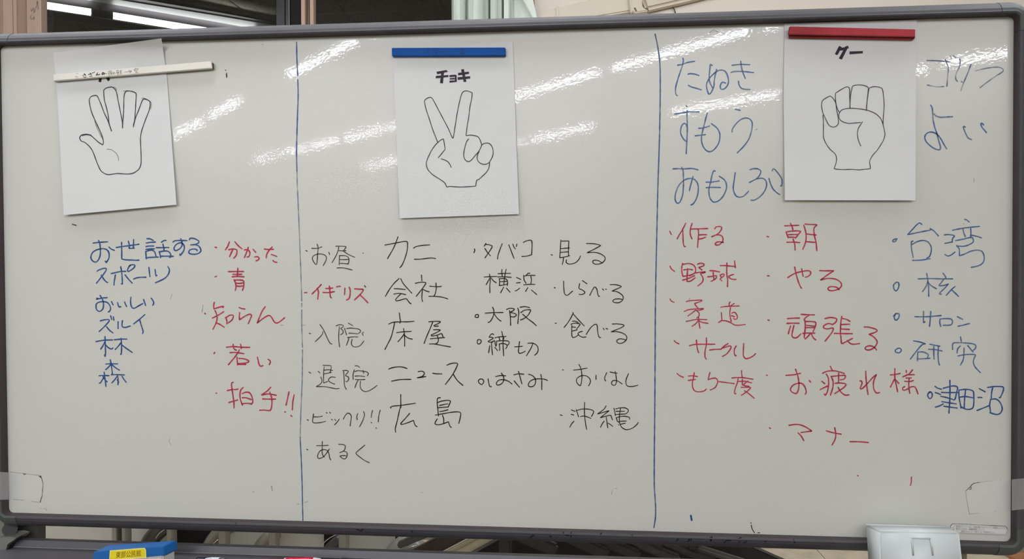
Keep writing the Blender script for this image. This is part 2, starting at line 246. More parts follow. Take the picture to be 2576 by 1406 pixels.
# ------------------------------------------------------------------ handwriting and drawings: strokes in pixels of enlarged views
W1 = '''@blue 3.9 200 570 380|blue handwriting おせ話する|お世話する
230,280 330,268 480,258;325,235 345,290 355,400 348,500 310,580 265,603 215,575 193,520 215,450 270,405 350,380 430,378 485,415 505,480 495,545 455,612 455,612 440,590
500,348 545,385 592,402
625,355 720,340 850,322 1010,300;715,270 718,420 718,530 725,552 800,565 900,568 960,572 1012,570;830,245 845,310 845,365 845,370 932,368;920,220 918,290 915,360
1148,205 1200,208 1255,235;1133,280 1200,268 1290,262;1130,340 1180,330 1260,330;1130,388 1200,380 1275,377
1125,420 1130,480 1138,550;1130,425 1180,405 1240,400 1280,435 1300,500 1305,520;1125,530 1220,522 1340,518
1395,265 1430,240 1472,235;1303,358 1400,358 1518,355;1418,298 1432,360 1440,410;1355,425 1368,470 1378,528;1360,430 1430,415 1500,418 1540,450 1555,500;1375,502 1480,502 1595,505;1530,525 1555,515
1588,262 1620,242 1700,235 1828,238;1720,205 1740,260 1742,320 1710,370 1650,405 1612,395 1612,350 1650,300 1710,275 1755,290 1782,335 1775,400 1740,455 1712,492 1712,492 1706,465
1870,222 1880,200 1930,198 1990,220 2030,250 2020,280 1960,305 1890,310;1950,303 2020,325 2060,380 2058,425 2010,460 1930,470 1870,455 1858,430 1880,395 1940,380 1990,390 2000,410
@blue 3.8 200 570 380|blue handwriting スポーツ|スポーツ
300,760 320,742 400,712 450,712 455,735 430,780 375,850 330,910 288,962;370,825 410,890 450,935 480,952
540,798 620,780 700,762 785,760;700,682 715,760 725,860 730,980 730,980 710,970;610,820 600,880 590,940 587,995;775,820 830,890 895,960
860,655 830,700 815,750 830,765 880,735 925,700 942,665 925,650 880,650 850,672
922,890 1000,865 1130,860;1180,692 1188,770 1198,850;1285,730 1292,790 1302,838 1315,830;1503,680 1528,730 1515,800 1460,870 1380,915 1290,955
@blue 3.8 200 570 380|blue handwriting おいしい|おいしい
290,1235 380,1215 470,1208;295,1215 330,1225;350,1170 395,1250 408,1330 395,1400 350,1440 310,1430 283,1390 285,1320 330,1285 400,1275 470,1290 515,1340 528,1400 510,1440 490,1450
545,1275 560,1310 573,1332;648,1290 660,1340 678,1368 700,1360;765,1280 785,1325 800,1358
875,1200 868,1280 880,1350 905,1385 940,1385 1000,1350 1075,1308;1090,1240 1110,1300 1125,1342;1220,1215 1255,1270 1262,1300 1248,1335
@blue 3.8 200 770 380|blue handwriting ズルイ|ズルイ
355,250 430,232 495,228 508,240 495,268 430,340 335,432;460,350 510,410 570,455;530,165 540,200 548,230;575,180 580,210 585,238
657,265 655,320 656,380;730,248 722,310 730,350 775,362 820,352 862,338
1110,145 1060,190 1020,225 920,302;1022,225 1045,310 1075,400 1082,435 1072,465
@blue 3.9 200 770 380|blue handwriting 林|林
282,603 340,592 430,578 565,575;433,520 437,600 440,700 442,800 437,858 428,830;430,610 400,670 362,730;440,655 490,705 535,728 560,722 566,712
592,572 700,562 805,560;707,550 715,640 715,740 707,828 698,815;708,620 660,680 607,738;725,665 800,720 897,788
@blue 3.7 200 770 380|blue handwriting 森|森
445,985 530,980 650,982;522,910 535,970 550,1070 560,1160;535,990 490,1040 445,1080;545,990 610,1045 680,1090
333,1185 400,1180 500,1183;418,1122 430,1200 440,1280 450,1365;425,1195 390,1250 355,1305 338,1310;400,1200 430,1245 470,1288
540,1165 640,1165 762,1170;640,1165 655,1230 655,1335;640,1195 600,1250 550,1305;640,1250 665,1295;725,1195 755,1245 795,1295
@red 4.0 490 590 380|red handwriting 分かった|分かった
348,215 372,222;588,125 560,200 520,260;682,122 740,190 802,242;578,258 640,245 705,255 718,290 700,360 660,402;650,250 620,310 592,375
845,262 900,258 935,300 930,355 905,385 888,378;910,220 885,290 845,390;990,250 1035,300;1018,380 1060,375 1092,395 1085,425 1042,448
1185,245 1250,252 1338,250;1318,210 1270,260 1225,330 1215,395;1303,338 1395,372;1328,440 1355,465 1395,472
@red 4.0 490 590 380|red handwriting 青|青
345,718 370,710;573,630 700,628 828,628;733,572 728,640 722,710;648,675 730,678 800,675;638,718 730,712 835,718
668,768 695,830 700,900 688,950;672,775 760,772 825,785 835,830 830,890 810,948;695,825 760,830 820,822;705,872 760,880 820,872
@red 3.9 490 740 380|red handwriting 知らん|知らん
170,325 180,333;332,140 322,190 325,252 325,252 400,225 485,205 492,215 475,228;345,278 368,330 380,400 365,480 310,595
300,405 400,355 490,298;368,490 430,515 500,562;525,395 545,450 545,505;525,405 590,360 650,355 658,375 630,440 565,490
755,225 800,245 852,252;762,312 758,380 760,435 760,435 850,375 930,340 965,360 940,430 910,500
1200,210 1140,300 1060,492 1060,492 1180,400 1255,362 1300,385 1345,460 1385,490 1440,470 1525,402
@red 4.0 490 840 380|red handwriting 若い|若い
328,335 340,312;540,225 660,215 790,225 935,228;652,175 655,225 680,265 708,275;780,175 785,215 792,245;600,318 700,315 835,335;758,270 720,340 650,430 572,522
718,395 722,460 728,525;750,415 830,422 900,445 920,468 880,490 800,500 730,505;730,518 865,518
1065,395 1080,460 1095,520 1125,550 1158,538;1248,430 1280,455 1285,480 1267,520
@red 4.0 490 840 380|red handwriting 拍手!!|拍手!!
360,1008 375,1006;555,962 640,945 705,945 735,935;652,822 625,840 632,930 650,1050 665,1160 668,1260;580,1165 650,1145 728,1122
822,910 785,950 768,1020 775,1110 810,1210;805,1015 870,990 930,1000 965,1050 985,1120 982,1170 955,1195;808,1085 870,1085 960,1115;815,1185 890,1180 970,1190
1292,905 1230,970 1135,1035;1145,1038 1250,1020 1385,1042;1155,1105 1270,1108 1372,1108;1275,990 1305,1080 1312,1180 1295,1280 1265,1302 1180,1295 1105,1298
1602,985 1580,1090 1553,1210;1690,1035 1668,1150 1658,1290;1532,1325 1542,1328;1632,1385 1650,1400
@thin 2.8 760 580 440|black handwriting お昼|お昼
55,293 75,303;220,200 235,250 228,350 215,492 180,475 152,415 165,375 230,345 310,350 355,385 350,440 310,517;143,262 230,260 290,238;393,318 405,352
497,230 580,230 645,238 625,275 605,300;538,245 530,290 500,370 440,472;540,295 600,297 645,295;605,300 680,350 773,392
550,368 548,430 547,500;550,370 620,368 670,385 690,425 685,470 670,490;555,425 610,428 680,425;565,483 620,485 685,492;515,550 590,548 680,565 735,580;893,328 905,335
@red 4.0 760 580 440|red handwriting イギリズ|イギリズ
33,915 70,912;280,795 240,840 200,880 148,932;222,850 240,900 235,960 230,1010;348,852 400,852 450,845;308,910 380,912 475,900;402,820 410,900 415,970 430,990;508,830 535,822;545,818 562,822
630,850 628,890 625,940;695,835 708,880 705,950 690,1000 655,1022;775,858 840,862 900,868 880,910 830,965 772,1020;850,945 910,1000 968,1062
@thin 4 760 580 440|small black tick above the red word|tick
920,812 935,832
@black 3.0 760 580 440|black handwriting カニ|カニ
1220,213 1330,192 1400,178 1500,160 1545,165 1553,200 1545,300 1510,420 1470,510 1440,545;1412,92 1380,180 1340,270 1300,340 1258,412
1642,257 1680,235 1770,218 1880,210;1657,422 1750,420 1840,408 1910,403 1965,412
@black 2.9 760 580 440|black handwriting 会社|会社
1430,705 1360,770 1290,860 1225,970;1452,708 1490,780 1550,850 1615,920;1355,855 1430,858 1520,868;1350,935 1430,925 1525,942;1455,930 1400,985 1375,1020 1385,1035 1440,1025 1510,1005 1540,1005 1540,1005 1580,1060 1605,1078
1758,655 1765,745;1668,775 1740,762 1820,768 1795,820 1750,880 1680,968;1772,870 1765,940 1765,1010 1775,1045;1780,865 1830,890 1870,900
1880,818 1960,825 2030,825 2050,818;1970,772 1975,850 1960,930 1940,965;1868,968 1950,968 2060,980 2145,1005
@thin 2.8 760 780 440|black handwriting 入院|入院
105,340 125,348;263,213 320,300 370,410 410,485 440,500;305,318 300,350 260,400 192,465
500,232 550,215 605,225 600,250 570,270 600,300 600,340 565,362;550,245 540,330 540,440 552,540;625,268 640,320 655,365
682,192 745,228;655,272 720,265 810,275 850,290 860,315 835,340;690,340 750,342 820,350;668,405 740,395 820,395;690,405 675,460 652,518;738,430 725,480 740,525 780,542 840,530 880,495 908,455;905,325 885,345 900,372
@thin 2.8 760 780 440|black handwriting 退院|退院
100,912 128,928;235,900 262,925;307,812 370,815 425,822 425,870 410,920;325,835 318,900 315,1000 318,1075 318,1075 375,1050;325,885 390,878 450,890;325,940 370,930 430,918;490,990 430,985 390,1020 400,1050 440,1075 480,1090
275,985 290,1025 290,1060 260,1095 205,1127 205,1127 330,1128 430,1145 500,1158 545,1152
600,892 650,888 680,905 640,960 680,985 685,1020 660,1055 645,1050;612,905 618,1000 625,1110 650,1165;768,880 750,950 752,1022
780,822 810,820 848,842;778,905 820,892 900,900 950,910 975,935 960,970;780,972 850,970 920,978;785,1022 850,1025 925,1022;825,1030 800,1080 778,1142;858,1050 855,1120 875,1170 920,1198 980,1190 1050,1150 1103,1110;895,890 908,930
@black 3.0 760 780 440|black handwriting 床屋|床屋
1432,42 1440,110 1448,160 1440,190;1275,205 1340,180 1450,172 1550,172 1648,165;1362,185 1345,270 1310,400 1260,500 1220,578
1393,332 1480,320 1608,313;1495,270 1505,350 1510,440 1510,530;1505,350 1460,410 1412,465;1508,370 1560,410 1622,428
1868,172 1950,165 2035,170 2000,200 1940,228 1950,238 2005,235;1925,170 1890,260 1830,400 1797,490
1935,290 1985,288 2035,295 1980,330 1900,368 1910,382 1990,368 2050,345 2065,365 2075,395;1890,422 1970,415 2100,403;1985,370 2005,420 2000,470 1965,500;1875,498 1960,500 2060,520 2185,542
@black 3.2 760 780 440|black handwriting ニュース|ニュース
1275,868 1340,845 1430,835 1490,842 1545,860;1317,1047 1400,1030 1480,1022 1603,1020
1710,905 1770,900 1800,930 1770,975 1690,998 1690,998 1750,990 1820,978;1925,930 1980,938 2058,940
2130,812 2200,785 2285,785 2275,840 2210,960 2110,1095;2225,945 2290,1040 2368,1108
@thin 2.9 760 960 440|black handwriting ビックリ!!|ビックリ!!
75,560 92,568;168,475 160,530 155,580 170,605 250,605 345,585;175,518 240,518 298,508;355,455 370,463;405,452 418,462
430,555 445,562;482,555 495,572;545,552 520,590 480,635;607,550 640,490 675,463 710,480 725,520 715,590 708,650
820,470 805,510 810,558;905,440 918,480 905,540 880,600 845,665;1038,425 1025,470 1017,528;1150,422 1130,500 1122,592;1015,600 1025,607;1088,682 1095,686
@black 3.0 760 960 440|black handwriting 広島|広島
1453,190 1453,290 1455,380;1310,388 1298,380 1340,360 1450,350 1550,335 1668,318;1453,350 1430,440 1400,580 1372,690 1378,745
1583,467 1530,530 1475,590 1450,620 1465,630 1540,610 1640,570 1640,570 1665,640 1692,662
2035,235 1995,248 1990,320 2000,420 2008,505;1985,312 2060,285 2150,275 2185,290 2170,330 2150,375;2025,350 2145,325;2010,382 2080,378 2150,372;2025,440 2080,432 2148,413
1960,492 2060,475 2200,450 2300,445 2335,465 2330,520 2308,615;2068,495 2085,550 2085,610;1990,548 1965,590 1958,620 2000,635 2080,618 2155,590 2155,590 2175,650 2197,675
@thin 2.8 760 960 440|black handwriting あるく|あるく
68,997 85,1003;215,943 300,942 385,937;297,882 295,980 297,1060 325,1112;400,993 370,1040 320,1100 270,1128 235,1125 230,1080 265,1020 320,1000 370,1015 395,1060 405,1120 422,1150
537,922 600,925 635,945 630,990 610,1020 555,1045;605,1022 650,1035 665,1070 650,1120 620,1138 580,1120 558,1098;558,1095 600,1088 645,1090
925,933 870,980 800,1040 798,1065 850,1110 920,1160 988,1193
@black 2.9 1180 580 440|black handwriting タバコ|タバコ
78,270 85,290 70,325;248,188 225,228;240,205 290,208 335,225 330,260 290,320 235,400;232,262 270,320 315,372
488,192 450,290 425,370 420,418;585,210 620,300 662,410;645,200 660,240 682,270;705,200 695,235
800,172 850,150 915,145 928,200 925,290 922,355 922,355 850,375 778,380
@black 2.8 1180 580 440|black handwriting 見る|見る
1210,353 1225,362;1352,138 1345,260 1335,400 1335,400 1400,390 1480,370;1365,155 1470,152 1470,152 1465,250 1465,370;1352,265 1480,255;1345,320 1460,312
1390,395 1385,450 1372,500;1435,430 1430,465 1460,490 1510,490 1570,470 1620,420 1640,372
1728,190 1820,192 1900,205 1940,220 1940,220 1850,270 1738,325 1738,325 1850,320 1940,345 2000,390 1995,440 1950,480 1880,495 1830,480 1825,445 1860,435 1910,445 1960,478
@black 2.8 1180 580 440|black handwriting 横浜|横浜
222,683 310,678 410,675;300,640 312,720 305,820 307,915;310,695 280,745 252,795;325,695 360,740 400,768
425,635 520,630 610,630;485,572 482,620 490,675;547,568 530,640 510,790;425,682 520,680 622,688
445,705 450,760 445,810 445,810 510,800 570,785;450,710 520,705 560,730 568,780 560,812;455,752 550,748;510,832 465,915;552,848 605,908
698,688 760,718;697,770 752,765;680,885 700,882 745,848
895,628 870,628 845,655 815,672;802,658 812,730 840,775;830,662 900,658 972,660;910,672 918,730 910,780;805,798 880,792 970,792;865,840 832,895;918,875 995,940
@black 2.8 1180 580 440|black handwriting しらべる|しらべる
1253,838 1268,846;1392,745 1395,840 1405,920 1430,952 1460,945 1525,890;1668,735 1735,782;1628,782 1620,850 1660,870 1705,905 1690,930 1650,942 1620,938
1778,953 1820,870 1850,832 1880,860 1895,930 1910,968 1922,968;1965,858 1982,878;2012,862 2022,866
2078,795 2160,797 2240,820 2220,840 2160,865 2105,890 2105,890 2180,900 2250,945 2272,990 2250,1035 2200,1062 2140,1058 2115,1035 2150,1010 2210,1005 2265,1015
@black 3.0 1180 760 440|black handwriting 大阪|大阪
95,190 88,215 105,225 135,222 135,185 100,185 90,200;238,162 350,155 500,152;345,75 362,110 362,180 340,240 305,290 278,297;368,172 420,240 470,280
552,108 600,90 665,100 650,125 612,150 670,165 698,190 660,218 618,212;597,125 608,220 612,340;718,88 732,150 725,230 718,315
752,75 820,65 890,80;762,152 820,118 905,112 905,130 870,190 810,240 757,262;790,178 860,240 940,300 992,347
@black 2.9 1180 760 440|black handwriting 締切|締切
125,555 120,600 140,618 170,600 178,565 150,550 125,560
362,478 340,465 310,490 295,520 320,515 355,530 310,560 280,580 310,590 360,575;330,590 335,680 345,775;305,640 288,745;345,590 375,565 385,620 395,640
380,525 440,512 545,505;482,430 490,470 500,515;440,515 455,570;512,525 500,570;405,575 405,620 395,650;410,572 480,568 560,570 590,585 580,625 555,630
445,620 450,660 450,710;445,615 500,608 550,625 560,650 540,685;500,530 500,640 510,790;380,665 420,712
670,658 785,650;742,582 735,650 727,720 740,752 780,745 828,722;865,605 940,605 1000,640 1018,700 1000,750 965,782;940,610 910,680 845,790
@black 3.0 1180 760 440|black handwriting はさみ|はさみ
170,1130 140,1150 145,1185 185,1218 185,1218 215,1180 205,1140 170,1130;280,1130 290,1190 305,1240 328,1243
392,1095 460,1082 540,1085;475,1045 505,1090 510,1150 480,1200 430,1222 405,1210 410,1175 450,1145 520,1145 580,1165 632,1205
660,1070 730,1055 805,1062;728,1018 750,1100 778,1203;665,1160 742,1252
875,1060 930,1080 975,1130 975,1200 940,1240 890,1243 872,1215 900,1165 960,1135 1040,1128 1110,1135 1153,1152;1057,1065 1070,1150 1070,1290
@black 2.8 1180 760 440|black handwriting 食べる|食べる
1265,312 1288,310;1528,150 1530,170 1470,280 1400,372;1532,170 1610,260 1697,350;1520,280 1560,280 1605,300
1500,325 1550,310 1610,315 1635,325 1620,350 1585,395;1513,340 1512,420 1515,500 1535,520 1570,510 1610,480;1520,365 1570,372;1520,425 1590,408;1668,430 1630,440 1605,460 1620,490 1670,515 1722,512
1725,475 1780,390 1830,340 1870,325 1888,350 1893,420 1905,490 1920,520 1938,520;1975,385 1990,405;2018,388 2040,395
2110,322 2180,320 2260,330 2280,350 2220,385 2090,437 2090,437 2180,435 2270,460 2320,505 2315,555 2270,595 2220,608 2180,590 2180,560 2220,540 2270,545 2310,560
@black 2.7 1180 880 440|black handwriting おはし|おはし
1375,292 1390,298;1538,298 1630,288 1740,268;1618,215 1645,270 1662,380 1655,470 1640,525 1605,505 1580,455 1600,410 1660,380 1730,385 1780,430 1785,480 1760,530;1870,372 1870,435
2028,335 2000,400 2000,440 2013,458;2075,325 2130,338 2183,342;2150,318 2165,390 2170,470 2150,518 2110,515 2098,480 2130,450 2190,460 2253,500
2348,350 2315,430 2310,490 2330,530 2380,540 2430,535 2488,520
@black 2.7 1180 880 440|black handwriting 沖縄|沖縄
1342,955 1370,966;1508,885 1560,905;1503,950 1540,958;1545,1050 1510,1090 1483,1140
1577,880 1595,930 1612,985;1595,890 1660,872 1750,872 1820,890 1833,920 1805,978;1640,982 1700,975 1795,1008;1703,775 1698,870 1705,1000 1720,1110 1733,1172
2018,825 1990,870 1940,910 1890,945 1890,945 1960,925 2062,895 2062,895 2000,945 1932,1000 1932,1000 2020,975 2085,965 2100,1000 2112,1030;2020,990 2030,1060 2043,1148;1990,1050 1960,1090 1937,1140;2050,1080 2090,1105 2115,1125
2133,858 2145,910 2155,965;2160,870 2220,855 2300,855 2345,885 2335,920 2300,945;2165,905 2225,905 2290,905;2150,955 2210,948 2290,945;2230,860 2215,960 2215,1060 2230,1110 2260,1150 2320,1175 2400,1155 2460,1110 2493,1068
2165,1000 2250,978 2320,982 2360,995 2365,1022;2168,1000 2185,1050 2205,1065;2220,1052 2315,1048;2230,1095 2300,1080;2200,1103 2205,1106'''
